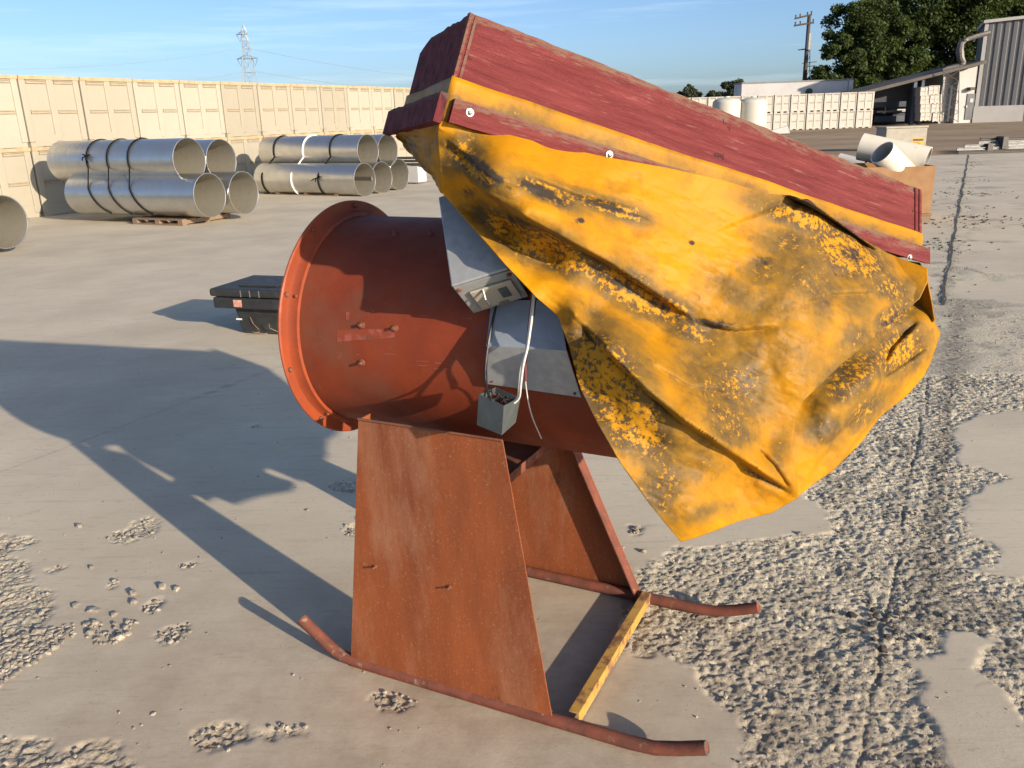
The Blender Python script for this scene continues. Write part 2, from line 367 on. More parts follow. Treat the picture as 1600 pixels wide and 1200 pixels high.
def inpoly(px, py, poly):
    r = np.zeros(px.shape, bool); n = len(poly); j = n-1
    for i in range(n):
        xi, yi = poly[i]; xj, yj = poly[j]
        c = ((yi > py) != (yj > py)) & (px < (xj-xi)*(py-yi)/((yj-yi) or 1e-9)+xi); r ^= c; j = i
    return r
rnd = random.Random(7); rng = np.random.default_rng(11)
Z = np.array([0, 0, 1.0])
ORD = ['first', 'second', 'third', 'fourth', 'fifth', 'sixth', 'seventh', 'eighth', 'ninth', 'tenth', 'eleventh', 'twelfth', 'thirteenth', 'fourteenth']

# ================================================================== SETTING: ground
def quad_sheet(name, rects, m, z=0.0):
    b = MB()
    for (x0, x1, y0, y1) in rects: b.add([(x0, y0, z), (x1, y0, z), (x1, y1, z), (x0, y1, z)], [(0, 1, 2, 3)])
    return b.build(name, m, None)
gx = np.concatenate([np.linspace(-900, -60, 8), np.linspace(-50, 90, 141), np.linspace(100, 1200, 10)])
gy = np.concatenate([np.linspace(-300, 20, 6), np.linspace(22, 110, 120), np.linspace(120, 1500, 12)])
GX, GY = np.meshgrid(gx, gy)
hz = -.04 + np.where((GY > 27.5) & (GY < 100), fbm(GX*.25, GY*.35, 5, 4)*.06, 0)
hz = hz + np.where((GY > 29) & (GY < 64), .05, 0)
def grid_q(nx, ny):
    i = np.arange(nx-1)[None, :]+np.arange(ny-1)[:, None]*nx
    return np.stack([i, i+1, i+1+nx, i+nx], -1).reshape(-1, 4)
tag(npmesh('ground', np.stack([GX, GY, hz], -1).reshape(-1, 3), grid_q(len(gx), len(gy)), 'dirt', smooth=True), kind='structure')

P0 = gnd(548, 1042); Uf = nrm(gnd(865, 1138)-P0); Vf = np.array([-Uf[1], Uf[0], 0.0])
def FP(s, v, z): return P0+Uf*s+Vf*v+Z*z
J0 = gnd(1360, 1100); J1 = gnd(1512, 250); JD = nrm(J1-J0); JN = np.array([JD[1], -JD[0], 0])       # the slab joint; +JN is to its right
def g2(pts): return [tuple(gnd(x, y)[:2]) for x, y in pts]
ROUGH = [g2(p) for p in [
    [(975, 995), (987, 905), (1065, 855), (1140, 848), (1220, 845), (1295, 835), (1300, 805), (1260, 775), (1315, 712), (1350, 655), (1400, 612), (1428, 540), (1445, 500), (1470, 440), (1488, 400), (1502, 400), (1490, 465),
     (1520, 470), (1600, 485), (1640, 490), (1640, 650), (1590, 640), (1525, 650), (1487, 668), (1487, 725), (1530, 728), (1570, 742), (1565, 752), (1505, 772), (1515, 835), (1550, 850), (1565, 872), (1505, 898), (1550, 895), (1650, 900),
     (1650, 1130), (1600, 1122), (1575, 1080), (1532, 1042), (1562, 998), (1500, 985), (1480, 985), (1450, 1025), (1425, 1032), (1440, 1095), (1467, 1155), (1475, 1260), (1130, 1260), (1140, 1185), (1155, 1125), (1120, 1100), (1080, 1045), (1030, 1020), (985, 1015)],
    [(0, 833), (-40, 833), (-40, 870), (0, 868), (28, 860), (70, 842)],
    [(-60, 868), (0, 866), (45, 878), (56, 905), (26, 918), (84, 925), (90, 950), (74, 972), (0, 1010), (-60, 1020)],
    [(-60, 1145), (0, 1152), (75, 1158), (80, 1178), (165, 1162), (210, 1200), (240, 1260), (-60, 1260)],
    [(168, 838), (205, 820), (238, 808), (249, 820), (238, 838), (200, 848), (172, 846)],
    [(238, 992), (262, 978), (296, 974), (301, 988), (283, 1006), (258, 1005)],
    [(224, 950), (240, 940), (254, 938), (254, 950), (240, 960), (227, 960)],
    [(296, 1155), (318, 1138), (345, 1132), (380, 1136), (398, 1150), (385, 1165), (345, 1177), (312, 1172)],
    [(400, 1140), (440, 1130), (490, 1137), (440, 1146)],
    [(272, 886), (300, 879), (312, 883), (290, 891)],
    [(168, 912), (178, 904), (188, 908), (176, 916)],
    [(512, 758), (530, 749), (556, 752), (556, 770), (522, 769)],
    [(530, 828), (545, 818), (556, 822), (552, 838), (538, 838)],
    [(582, 1086), (600, 1078), (640, 1084), (655, 1098), (630, 1112), (592, 1106)],
    [(984, 825), (994, 822), (998, 832), (986, 834)],
    [(380, 664), (400, 660), (415, 666), (398, 672)],
    [(72, 892), (95, 884), (102, 886), (84, 896)],
    [(1480, 352), (1530, 346), (1560, 352), (1530, 360), (1490, 362)],
    [(1440, 428), (1500, 424), (1590, 428), (1620, 436), (1540, 440), (1480, 436)],
    [(1505, 303), (1545, 300), (1560, 303), (1530, 308)],
]]
def ground_fields(X, Y, fine):
    wx = X+fbm(X*9, Y*9, 31, 4)*.045+fbm(X*45, Y*45, 35, 2)*.008; wy = Y+fbm(X*9+40, Y*9, 32, 4)*.045+fbm(X*45+9, Y*45, 36, 2)*.008
    rough = np.zeros(X.shape, bool)
    for p in ROUGH: rough |= inpoly(wx, wy, p)
    dj = (X-J0[0])*JN[0]+(Y-J0[1])*JN[1]; aj = (X-J0[0])*JD[0]+(Y-J0[1])*JD[1]
    strip = np.abs(dj-.05+fbm(aj*1.5, dj*2, 41, 4)*.35) < np.clip(.30-.016*aj, .015, .3)*(.55+.9*vn(aj*.8, dj*0, 43))
    rough |= strip & (aj > 5.2) & (vn(aj*1.3, dj, 44) > .42)
    jw = np.abs(dj+fbm(aj*5, aj*0, 45, 4)*.022)
    groove = np.clip(1-jw/(.007 if fine else .02), 0, 1)
    # dark tar and wet soil lying right of the joint
    wd = np.clip(.18*fbm(aj*1.6+4, dj*2.5, 51, 4)+.07, 0, .3)
    dark = np.clip(1.2-np.abs(dj-.12)/np.maximum(wd, .02), 0, 1)*rough*(aj > .45)*(aj < 6.5)
    dark = np.maximum(dark, np.clip(1-jw/.035, 0, 1)*(.55+.45*fbm(aj*4, dj, 52, 3)))
    dark = np.maximum(dark, .8*rough*(fbm(X*6, Y*6, 61, 4) > .34)*np.clip((dj+.5)/.3, 0, 1))
    # saw cut running parallel on the left
    q = gnd(250, 643); d2 = np.abs((X-q[0])*JN[0]+(Y-q[1])*JN[1])
    dark = np.maximum(dark, np.clip(1-d2/(.007 if fine else .02), 0, 1)*.75)
    rx = (X-P0[0])*Uf[0]+(Y-P0[1])*Uf[1]; ry = (X-P0[0])*Vf[0]+(Y-P0[1])*Vf[1]
    rusty = np.maximum(np.exp(-((rx-.35)/.75)**2-((ry-.15)/.6)**2), .85*np.exp(-((rx-.6)/1.9)**2-((ry+.35)/1.0)**2))
    st = (vn(X*1.1+3, Y*3.1, 91)*vn(X*3+8, Y*6, 92) > .52)*np.exp(-(dj/.9)**2)*(aj > 5)*.8
    dark = np.maximum(dark, st)
    return rough.astype(float), np.clip(dark, 0, 1), groove, rusty, dj, aj
def slab(x0, x1, y0, y1, st, fine):
    nx = int(round((x1-x0)/st))+1; ny = int(round((y1-y0)/st))+1
    X, Y = np.meshgrid(np.linspace(x0, x1, nx), np.linspace(y0, y1, ny))
    ro, dk, gr, ru, dj, aj = ground_fields(X, Y, fine)
    if fine:
        k = ro.copy()
        for _ in range(3):
            k[1:-1, 1:-1] = (k[1:-1, 1:-1]*2+k[2:, 1:-1]+k[:-2, 1:-1]+k[1:-1, 2:]+k[1:-1, :-2])/6
        lump = fbm(X*9, Y*9, 71, 3)*.004+fbm(X*60, Y*60, 75, 3)*.0038-np.clip(fbm(X*44+7, Y*44, 78, 3), .2, 1)*.008+fbm(X*120, Y*120, 79, 2)*.0036
        z = fbm(X*1.2, Y*1.2, 81, 3)*.0015+k*(-.001+lump*1.4)-gr*.012*vn(aj*5, aj*0, 82)
    else:
        z = -.002+ro*np.minimum(fbm(X*8, Y*8, 71, 3)*.012, .004)
    e = np.minimum.reduce([X-x0, x1-X, Y-y0, y1-Y]); z = z*np.clip(e/(.05 if fine else .1), 0, 1)
    o = npmesh('concrete_slab', np.stack([X, Y, z], -1).reshape(-1, 3), grid_q(nx, ny), 'concrete', smooth=True)
    setattr_f(o, 'rough', ro); setattr_f(o, 'dark', dk); setattr_f(o, 'rusty', ru)
    return tag(o, kind='structure')
slab(-3.2, 3.1, 1.0, 4.8, .007, True)
slab(-13, 17, 4.8, 26.4, .06, False)
tag(quad_sheet('concrete_yard', [(-60, -3.2, -20, 4.8), (3.1, 60, -20, 4.8), (-3.2, 3.1, -20, 1.0), (-60, -13, 4.8, 26.4), (17, 60, 4.8, 26.4), (-60, 8, 26.4, 46)], 'concrete'), kind='structure')

b = MB()
_a = np.linspace(5.3, 27.5, 90)
_l = [J0+JD*a+JN*(.008*math.sin(a*2.7)+.006*math.sin(a*7.1)) for a in _a]
for i in range(len(_l)-1):
    w0, w1 = (.006+.012*vn(_a[k]*3.3, 0.0, 91) for k in (i, i+1)); b.add([_l[i]-JN*w0+Z*.004, _l[i]+JN*w0+Z*.004, _l[i+1]+JN*w1+Z*.004, _l[i+1]-JN*w1+Z*.004], [(0, 1, 2, 3)])
tag(b.build('expansion_joint', 'clod'), kind='structure')
# ---- loose stones and crumbs of concrete
def stone_mesh(seed):
    r = random.Random(seed); v = []; f = []
    ico = [(-1, 1.618, 0), (1, 1.618, 0), (-1, -1.618, 0), (1, -1.618, 0), (0, -1, 1.618), (0, 1, 1.618), (0, -1, -1.618), (0, 1, -1.618), (1.618, 0, -1), (1.618, 0, 1), (-1.618, 0, -1), (-1.618, 0, 1)]
    fs = [(0, 11, 5), (0, 5, 1), (0, 1, 7), (0, 7, 10), (0, 10, 11), (1, 5, 9), (5, 11, 4), (11, 10, 2), (10, 7, 6), (7, 1, 8), (3, 9, 4), (3, 4, 2), (3, 2, 6), (3, 6, 8), (3, 8, 9), (4, 9, 5), (2, 4, 11), (6, 2, 10), (8, 6, 7), (9, 8, 1)]
    sx, sy, sz = r.uniform(.8, 1.25), r.uniform(.65, 1), r.uniform(.45, .75)
    for p in ico:
        k = r.uniform(.72, 1.12)/1.9; v.append((p[0]*k*sx, p[1]*k*sy, p[2]*k*sz))
    return np.array(v), fs
STN = [stone_mesh(i) for i in range(9)]
def scatter(b, pts, sizes, seed, lift=.25):
    r = random.Random(seed)
    for (x, y), sz in zip(pts, sizes):
        v, f = STN[r.randrange(9)]; a = r.uniform(0, 6.28); c, s_ = math.cos(a), math.sin(a)
        q = np.stack([v[:, 0]*c-v[:, 1]*s_, v[:, 0]*s_+v[:, 1]*c, v[:, 2]], 1)*sz+np.array([x, y, sz*lift]); b.add(q, f)
b = MB(); pts = []; szs = []
def polyfill(poly, n, s0, s1):
    P = np.array(poly); lo, hi = P.min(0), P.max(0); k = 0; t = 0
    while k < n and t < n*30:
        t += 1; x, y = rnd.uniform(lo[0], hi[0]), rnd.uniform(lo[1], hi[1])
        if inpoly(np.array([x]), np.array([y]), poly)[0]: pts.append((x, y)); szs.append(rnd.uniform(s0, s1)*(1 if rnd.random() < .8 else 1.5)); k += 1
polyfill(g2([(-60, 1025), (0, 1005), (60, 985), (116, 975), (118, 992), (62, 1033), (0, 1072), (-60, 1090)]), 300, .005, .013)
polyfill(g2([(128, 976), (170, 972), (216, 970), (214, 985), (168, 1012), (140, 1008)]), 46, .006, .014)
polyfill(ROUGH[2], 60, .004, .010); polyfill(ROUGH[1], 20, .004, .010); polyfill(ROUGH[3], 50, .004, .010)
for p in ROUGH[4:15]: polyfill(p, 14, .003, .009)
polyfill(ROUGH[0], 900, .003, .008)
for _ in range(330):
    x, y = rnd.uniform(0, 1600), 1200-700*rnd.random()**.7; q = gnd(x, y); pts.append((q[0], q[1])); szs.append(rnd.uniform(.002, .006))
scatter(b, pts, szs, 3)
tag(b.build('gravel', 'stone'), 'tan and grey gravel crumbs strewn over the broken concrete', 'gravel', kind='stuff')
# dark clods along the joint farther off
b = MB(); pts = []; szs = []
for i in range(110):
    a = rnd.uniform(4.2, 24); q = J0+JD*a+JN*(rnd.gauss(.0, .16)); pts.append((q[0], q[1])); szs.append(rnd.uniform(.006, .018)*(1+.02*a)*(.6 if rnd.random() < .5 else 1))
for (x, y, n, sp) in [(1475, 378, 26, .22), (1480, 390, 18, .2), (1525, 350, 40, .35), (1532, 340, 30, .3), (1503, 303, 26, .3), (1507, 282, 14, .3), (1540, 305, 16, .5), (1400, 975, 12, .07), (1388, 990, 9, .06), (1395, 960, 8, .06), (1482, 325, 16, .3)]:
    q = gnd(x, y)
    for _ in range(n): pts.append((q[0]+rnd.gauss(0, sp), q[1]+rnd.gauss(0, sp*.8))); szs.append(rnd.uniform(.006, .018)*(1 if y > 800 else 1.5))
scatter(b, pts, szs, 5, .12)
tag(b.build('soil_clods', 'clod'), 'dark soil clods and debris scattered along the slab joint', 'debris', kind='stuff')
LS = [(118, 947, .034, 'pale stone left of the scattered pebble group'), (146, 955, .042, 'broad tan stone among the scattered pebbles'), (178, 961, .03, 'small pale stone right in the pebble group'),
      (208, 928, .046, 'greenish tan stone casting a dark oval shadow'), (254, 917, .04, 'cream stone at the far end of the pebble group'), (277, 921, .032, 'pale stone right of the cream stone'), (210, 942, .036, 'whitish stone just below the greenish tan one'),
      (144, 888, .032, 'lone pale stone above the pebble group'), (125, 823, .036, 'chipped stone left of the spalled oval patch'), (93, 886, .02, 'tiny white pebble left near the worn patches'), (240, 1116, .018, 'tiny white chip on bare concrete near the bottom left'),
      (1250, 834, .026, 'white oval chip on smooth concrete below the tarp'), (1005, 862, .03, 'grey crumb right of the far leg plate'), (480, 797, .018, 'small pale pebble left of the leg plate')]
for k, (x, y, sz, lab) in enumerate(LS):
    b = MB(); q = gnd(x, y); scatter(b, [(q[0], q[1])], [sz*.52], 20+k, .2); tag(b.build('loose_stone', 'stone'), lab, 'stone', 'loose stones on the concrete')

# ================================================================== BINS
def make_bin(wall, rim, vent, simple=False):
    Wd, H = 1.30, 1.27; h = Wd/2
    root = bpy.data.objects.new('storage_bin', None); COL.objects.link(root); ORG[root.name] = np.zeros(3)
    b = MB(); b.box(-h+.025, h-.025, .03, Wd-.03, .10, H-.06); b.build('side_wall', wall, root)
    for x0, x1 in ((-h, -h+.13), (h-.13, h), (-.075, .075)):
        b = MB(); b.hexa([(x0, .0, .09), (x1, .0, .09), (x1, .05, .09), (x0, .05, .09), (x0, .0, H-.05), (x1, .0, H-.05), (x1, .05, H-.05), (x0, .05, H-.05)])
        b.build('post', wall, root, bevel=.012 if not simple else 0)
    b = MB(); b.box(-h+.13, h-.13, .012, .05, .095 if simple else .004, .22); b.build('bottom_rail', wall, root, bevel=.01 if not simple else 0)
    b = MB(); b.box(-h-.005, h+.005, -.012, Wd+.01, H-.065, H); b.build('rim', rim, root)
    for x0, x1 in ((-h+.15, -.095), (.095, h-.15)):
        for z0 in (.60, 1.135):
            b = MB(); b.box(x0, x1, .004, .045, z0, z0+.028); b.box(x0, x1, .008, .045, z0+.045, z0+.062); b.build('vent', vent, root)
    for x0 in (-h+.02, -.12, h-.26):
        b = MB(); b.box(x0, x0+.24, .02, Wd-.02, .0, .10); b.build('foot', wall, root)
    return root
binA = [make_bin('bin_cream', 'bin_rim', 'bin_vent'), make_bin('bin_pale', 'bin_rim', 'bin_vent'), make_bin('bin_tan', 'bin_rim', 'bin_vent')]
used = [False]*3
WD = nrm([.401, .916, 0]); WA = math.atan2(WD[1], WD[0]); WB = np.array([-8.83, 16.45, 0])
for row in range(2):
    for k in range(-1, 11):
        t = (0 if (k*7+row*3) % 5 in (0, 3) else 1 if (k*5+row) % 3 else 2)
        o = binA[t] if not used[t] else copy_tree(binA[t]); used[t] = True
        p = WB+WD*(1.335*(k+.5)); j = rnd.uniform(-.015, .015)
        o.location = (p[0]+j, p[1]-j, 1.272*row); o.rotation_euler = (0, 0, WA+rnd.uniform(-.008, .008))
        tag(o, 'cream plastic bin, %s from the left edge in the %s row of the long wall' % (ORD[k+1], 'upper' if row else 'lower'), 'storage bin', 'cream bins stacked along the yard')
binB = make_bin('bin_white', 'bin_white', 'bin_white_vent', True); first = True
q0 = dep(1362, 199, 58); YB = q0[1]
for row in range(2):
    for k in range(12):
        o = binB if first else copy_tree(binB); first = False
        o.scale = (.86, .9, .93); x = q0[0]-.56-1.122*k
        o.location = (x, YB+.04*k, -.02+row*1.185); o.rotation_euler = (0, 0, .03)
        tag(o, 'whitish far bin, %s from the shed in the %s row' % (ORD[k], 'upper' if row else 'lower'), 'storage bin', 'whitish bins beside the shed')


# ================================================================== PIPES ON PALLETS
def pipe_proto(L, R):
    root = bpy.data.objects.new('metal_pipe', None); COL.objects.link(root); ORG[root.name] = np.zeros(3)
    prof = []; n = 24
    for i in range(n+1):
        x = -L+L*i/n; prof.append((x, R-.0015))
        if i < n: prof += [(x+.045, R-.0015), (x+.055, R-.0010), (x+.068, R-.0010), (x+.078, R-.0015)]
    b = MB(); b.lathe((0, 0, 0), (1, 0, 0), (0, 0, 1), prof, 96); b.build('shell', 'pipe_galv', root, smooth=80)
    b = MB(); b.lathe((0, 0, 0), (1, 0, 0), (0, 0, 1), [(0, R-.002), (.004, R+.004), (.006, R-.004), (.0, R-.009)], 56); b.build('end_lip', 'pipe_galv', root, smooth=True)
    b = MB(); b.lathe((0, 0, 0), (1, 0, 0), (0, 0, 1), [(.0, R-.009)]+[(-L*i/40, R-.009-(.003 if i % 2 else 0)) for i in range(41)], 56); b.build('inner_wall', 'pipe_inside', root, smooth=True)
    return root
PR = .35
pp = pipe_proto(3.05, PR); pfirst = True
PA = math.atan2(Uf[1], Uf[0])
def pipe(x, y, t, label, ang=PA, group='spiral pipes stacked on pallets'):
    global pfirst
    o = pp if pfirst else copy_tree(pp); pfirst = False
    c = dep(x, y, t); o.location = tuple(c); o.rotation_euler = (0, 0, ang); tag(o, label, 'pipe', group); return c
a1 = pipe(328, 305, 13.75, 'galvanised pipe at the bottom front of the strapped four pipe stack')
a2 = pipe(381, 301, 14.35, 'galvanised pipe at the bottom back of the strapped four pipe stack')
a3 = pipe(296, 250, 13.9, 'galvanised pipe on top at the front of the four pipe stack')
a4 = pipe(346, 250.5, 14.5, 'galvanised pipe on top at the back of the four pipe stack')
b1 = pipe(570, 281, 18.2, 'galvanised pipe at the bottom front of the five pipe stack', PA-.10)
b2 = pipe(597, 278, 18.8, 'galvanised pipe in the bottom middle of the five pipe stack', PA-.10)
b3 = pipe(624, 273, 19.5, 'galvanised pipe at the bottom back of the five pipe stack', PA-.10)
b4 = pipe(575, 236, 18.5, 'galvanised pipe on top at the front of the five pipe stack', PA-.10)
b5 = pipe(606, 235, 19.1, 'galvanised pipe on top at the back of the five pipe stack', PA-.10)
l1 = pipe(6, 347, 11.3, 'lone galvanised pipe cut off by the left edge of the picture', PA+.05)
def pallet(c, ang, label, n=1.15, d=1.1, hh=.10):
    t = thing('wooden_pallet', label, 'pallet', (0, 0, 0), 'pallets under the pipes'); ORG[t.name] = np.zeros(3)
    for y in (-d/2+.05, -.04, d/2-.14):
        pass
    for x in (-n/2, -.05, n/2-.1):
        b = MB(); b.box(x, x+.10, -d/2, d/2, .018, hh-.02); b.build('stringer', 'pallet_wood', t, world=False)
    for i in range(6):
        y = -d/2+i*(d-.1)/5; b = MB(); b.box(-n/2, n/2, y, y+.1, hh-.02, hh); b.build('deck_board', 'pallet_wood', t, world=False)
    for i in (0, 2.5, 5):
        y = -d/2+i*(d-.1)/5; b = MB(); b.box(-n/2, n/2, y, y+.1, 0, .018); b.build('bottom_board', 'pallet_wood', t, world=False)
    t.location = (c[0], c[1], 0.001); t.rotation_euler = (0, 0, ang); return t
def gdir(a): return np.array([math.cos(a), math.sin(a), 0])
m = (a1+a2)/2-gdir(PA)*1.05; pallet(m-gdir(PA+math.pi/2)*.05, PA, 'grey wooden pallet under the four pipe stack')
m = (b1+b2)/2-gdir(PA-.1)*1.55; pallet(m, PA-.1, 'light wooden pallet under the five pipe stack', 1.9)
m = l1-gdir(PA)*1.2; pallet(m, PA, 'dark pallet under the lone pipe at the left edge')
def strap(name, label, m, c_top, c_bot, ang, off, r=.010, ztop=None, lean=0, knot=False):
    """a strap lying over the near side of the upper pipe, then tangent to the lower pipe, down to the pallet"""
    ax = gdir(ang); near = np.array([ax[1], -ax[0], 0]); pts = []
    for i in range(13):
        q = math.radians(115-i*11); p = c_top-ax*off+(PR+.012)*(near*math.cos(q)+Z*math.sin(q)); pts.append(p)
    cb = c_bot.copy(); cb = cb+ax*(((c_top-ax*off)-cb)@ax)
    for i in range(9):
        q = math.radians(20-i*10); pts.append(cb+(PR+.012)*(near*math.cos(q)+Z*math.sin(q))+ax*lean*(i+2)/10)
    t = thing(name, label, 'strap', pts[-1], 'straps round the pipe stacks')
    b = MB(); b.tube(pts, r, 6); b.build('band', m, t, smooth=True)
    if knot:
        p = pts[9 if knot is True else 14]; b = MB()
        for k in range(5):
            d = nrm([rnd.uniform(-1, 1), rnd.uniform(-1, -.2), rnd.uniform(-.6, .9)]); b.tube([p, p+d*.07, p+d*.1+np.array([rnd.uniform(-.06, .06), 0, -.03])], .012, 5)
        b.build('knot', m, t)
    return t
strap('tie_strap', 'black strap with a knot, leftmost on the four pipe stack', 'strap_black', a3, a1, PA, 2.02, .011, lean=.35, knot=True)
strap('tie_strap', 'black strap in the middle of the four pipe stack', 'strap_black', a3, a1, PA, 1.52, .011, lean=.35)
strap('tie_strap', 'black strap nearest the open ends of the four pipe stack', 'strap_black', a3, a1, PA, 1.02, .012, lean=.35)
strap('tie_strap', 'black strap leftmost on the five pipe stack', 'strap_black', b4, b1, PA-.1, 2.55, .016)
strap('tie_strap', 'white strap round the middle of the five pipe stack', 'strap_white', b4, b1, PA-.1, 1.62, .016)
strap('tie_strap', 'black strap tied in a bow near the five pipe stack ends', 'strap_black', b4, b1, PA-.1, .80, .016, knot=2)
# dark beams lying behind the second stack
t = thing('steel_beam', 'dark steel beams on a block behind the five pipe stack', 'beam', dep(650, 262, 21))
p = dep(655, 262, 21); ax = gdir(PA)
for k in range(3):
    b = MB(); b.obox(p-ax*2.2+Vf*(.14*k)+Z*(.05+.07*k), ax*2.3, Vf*.10, Z*.06); b.build('bar', 'steel_dark', t)
b = MB(); b.obox(p-ax*.35+Z*(-.36), ax*.3, Vf*.4, Z*.40); b.build('block', 'trailer_white', t)

# ================================================================== BLACK CHEST
cdir = nrm(gnd(425, 522)-gnd(375, 519)); cdir = nrm(cdir*.9+np.array([.98, -.28, 0])*.5); cn = np.array([-cdir[1], cdir[0], 0])
c0 = gnd(375, 521)
t = thing('tool_chest', 'black plastic tool chest with a red label behind the fan', 'tool chest', c0)
b = MB(); a = c0+cdir*.0; Lc, Dc = 1.15, .42
b.hexa([a+cdir*.02+cn*.02, a+cdir*(Lc-.02)+cn*.02, a+cdir*(Lc-.02)+cn*(Dc-.02), a+cdir*.02+cn*(Dc-.02), a-cdir*.02+cn*-.0+Z*.21, a+cdir*(Lc+.02)+Z*.21, a+cdir*(Lc+.02)+cn*Dc+Z*.21, a-cdir*.02+cn*Dc+Z*.21])
b.build('body', 'chest_black', t, bevel=.01)
b = MB(); b.obox(a-cdir*.155-cn*.07+Z*.212, cdir*(Lc+.31), cn*(Dc+.14), Z*.085); b.build('shoulder', 'chest_black', t, bevel=.012)
b = MB(); b.obox(a-cdir*.17-cn*.085+Z*.305, cdir*(Lc+.34), cn*(Dc+.17), Z*.062); lid = b.build('lid', 'chest_black', t, bevel=.018)
for k in range(3):
    b = MB(); b.obox(a+cdir*(.02+.42*k)+cn*.03+Z*.3672, cdir*.34, cn*.34, Z*.012); b.build('lid_panel', 'chest_black', lid, bevel=.005)
for k in (0.28, .36, .44):
    b = MB(); b.obox(a+cdir*(k-.17)-cn*.0875+Z*.31, cdir*.008, cn*.002, Z*.05); b.build('lid_mark', 'strap_white' if 0 else 'steel_grey', lid)
b = MB(); b.obox(a+cdir*.03-cn*.0725+Z*.228, cdir*.072, cn*.002, Z*.055); b.build('label_plate', 'chest_label', t)
b = MB(); b.obox(a-cdir*.015-cn*.004+Z*.11, cdir*.05, cn*.003, Z*.012); b.build('bracket', 'strap_white', t)
# dry twigs at its foot
b = MB()
for k in range(26):
    p = gnd(rnd.uniform(385, 470), rnd.uniform(508, 521)); d = nrm([rnd.uniform(-1, 1), rnd.uniform(-.5, .5), rnd.uniform(.05, .7)]); p = p+Z*.005-cn*.03
    b.tube([p, p+d*rnd.uniform(.05, .12), p+d*.14+np.array([rnd.uniform(-.05, .05), 0, .02])], .0022, 4)
tag(b.build('dry_twigs', 'wood_bare'), 'dry twigs caught at the foot of the black chest', 'twigs', kind='stuff')

# ================================================================== RIGHT BACKGROUND
def ybox(b, x0, y0, x1, y1, Y, depth):     # an upright box whose front spans those photo corners at distance Y
    p0 = aty(x0, y1, Y); p1 = aty(x1, y0, Y); b.box(min(p0[0], p1[0]), max(p0[0], p1[0]), Y, Y+depth, min(p0[2], p1[2]), max(p0[2], p1[2])); return b
# --- corrugated gable building
YC = 66.0
t = thing('metal_building', 'grey corrugated metal building with a white base at the right edge', 'building', aty(1530, 190, YC))
x0 = aty(1531, 120, YC)[0]; x1 = x0+14; zb = aty(1530, 166, YC)[2]; zl = aty(1546, 36, YC)[2]; sl_ = .05
def ztop(x): return zl+(x-x0)*sl_
i = 0; x = x0+.25
while x < x1:
    b = MB(); w = .30; y = YC
    b.hexa([(x, y-.06, zb), (x+w*.8, y-.06, zb), (x+w, y+.02, zb), (x-.06, y+.02, zb), (x, y-.06, ztop(x)-.02), (x+w*.8, y-.06, ztop(x+w)-.02), (x+w, y+.02, ztop(x+w)-.02), (x-.06, y+.02, ztop(x)-.02)])
    b.build('wall_rib', 'corrugated', t); x += .52
b = MB(); b.hexa([(x0, YC, zb), (x1, YC, zb), (x1, YC+8, zb), (x0, YC+8, zb), (x0, YC, ztop(x0)), (x1, YC, ztop(x1)), (x1, YC+8, ztop(x1)), (x0, YC+8, ztop(x0))]); b.build('wall', 'corrugated', t)
b = MB(); b.box(x0-.05, x0+.2, YC-.10, YC-.005, zb, ztop(x0)); b.build('corner_trim', 'wall_white', t)
b = MB(); b.hexa([(x0-.15, YC-.25, ztop(x0-.15)+.01), (x1, YC-.25, ztop(x1)+.01), (x1, YC+8.2, ztop(x1)+.01), (x0-.15, YC+8.2, ztop(x0-.15)+.01), (x0-.15, YC-.25, ztop(x0-.15)+.22), (x1, YC-.25, ztop(x1)+.22), (x1, YC+8.2, ztop(x1)+.22), (x0-.15, YC+8.2, ztop(x0-.15)+.22)]); b.build('roof', 'wall_white', t)
b = MB(); b.box(x0-.1, aty(1590, 180, YC)[0], YC-.12, YC+8, -.2, zb-.003); b.build('base_wall', 'wall_white', t)
xd = aty(1590, 180, YC)[0]
b = MB(); b.box(xd+.003, xd+3.2, YC-.13, YC-.07, -.2, aty(1590, 140, YC)[2]); dr = b.build('loading_door', 'pallet_wood', t)
for k in range(4):
    b = MB(); b.box(xd+.1, xd+3.1, YC-.16, YC-.131, .2+.55*k, .62+.55*k); b.build('door_panel', 'roof_dark' if k % 2 else 'pallet_wood', dr)
t.rotation_euler = (0, 0, math.radians(-25))
# --- white annex with the grey door, lean-to shed on its left
t = thing('shed', 'open lean-to shed with sloping dark roof and white end wall', 'shed', aty(1495, 190, YC))
xa = aty(1497, 150, YC)[0]; xs = aty(1365, 170, YC)[0]; xl = aty(1330, 150, YC)[0]
zr = lambda x: aty(1336, 151, YC)[2]+(x-xl)*((aty(1535, 100, YC)[2]-aty(1336, 151, YC)[2])/(x0-xl))
b = MB(); b.hexa([(xa, YC+.2, -.2), (x0-.11, YC+.2, -.2), (x0-.11, YC+3.9, -.2), (xa, YC+3.9, -.2), (xa, YC+.2, zr(xa)-.12), (x0-.11, YC+.2, zr(x0)-.12), (x0-.11, YC+3.9, zr(x0)-.12), (xa, YC+3.9, zr(xa)-.12)]); b.build('end_wall', 'wall_white', t)
xg = aty(1480, 150, YC)[0]
b = MB(); b.hexa([(xg, YC+.9, -.2), (xa-.003, YC+.9, -.2), (xa-.003, YC+3.9, -.2), (xg, YC+3.9, -.2), (xg, YC+.9, zr(xg)-.12), (xa-.003, YC+.9, zr(xa)-.12), (xa-.003, YC+3.9, zr(xa)-.12), (xg, YC+3.9, zr(xg)-.12)]); b.build('side_wall', 'wall_grey', t)
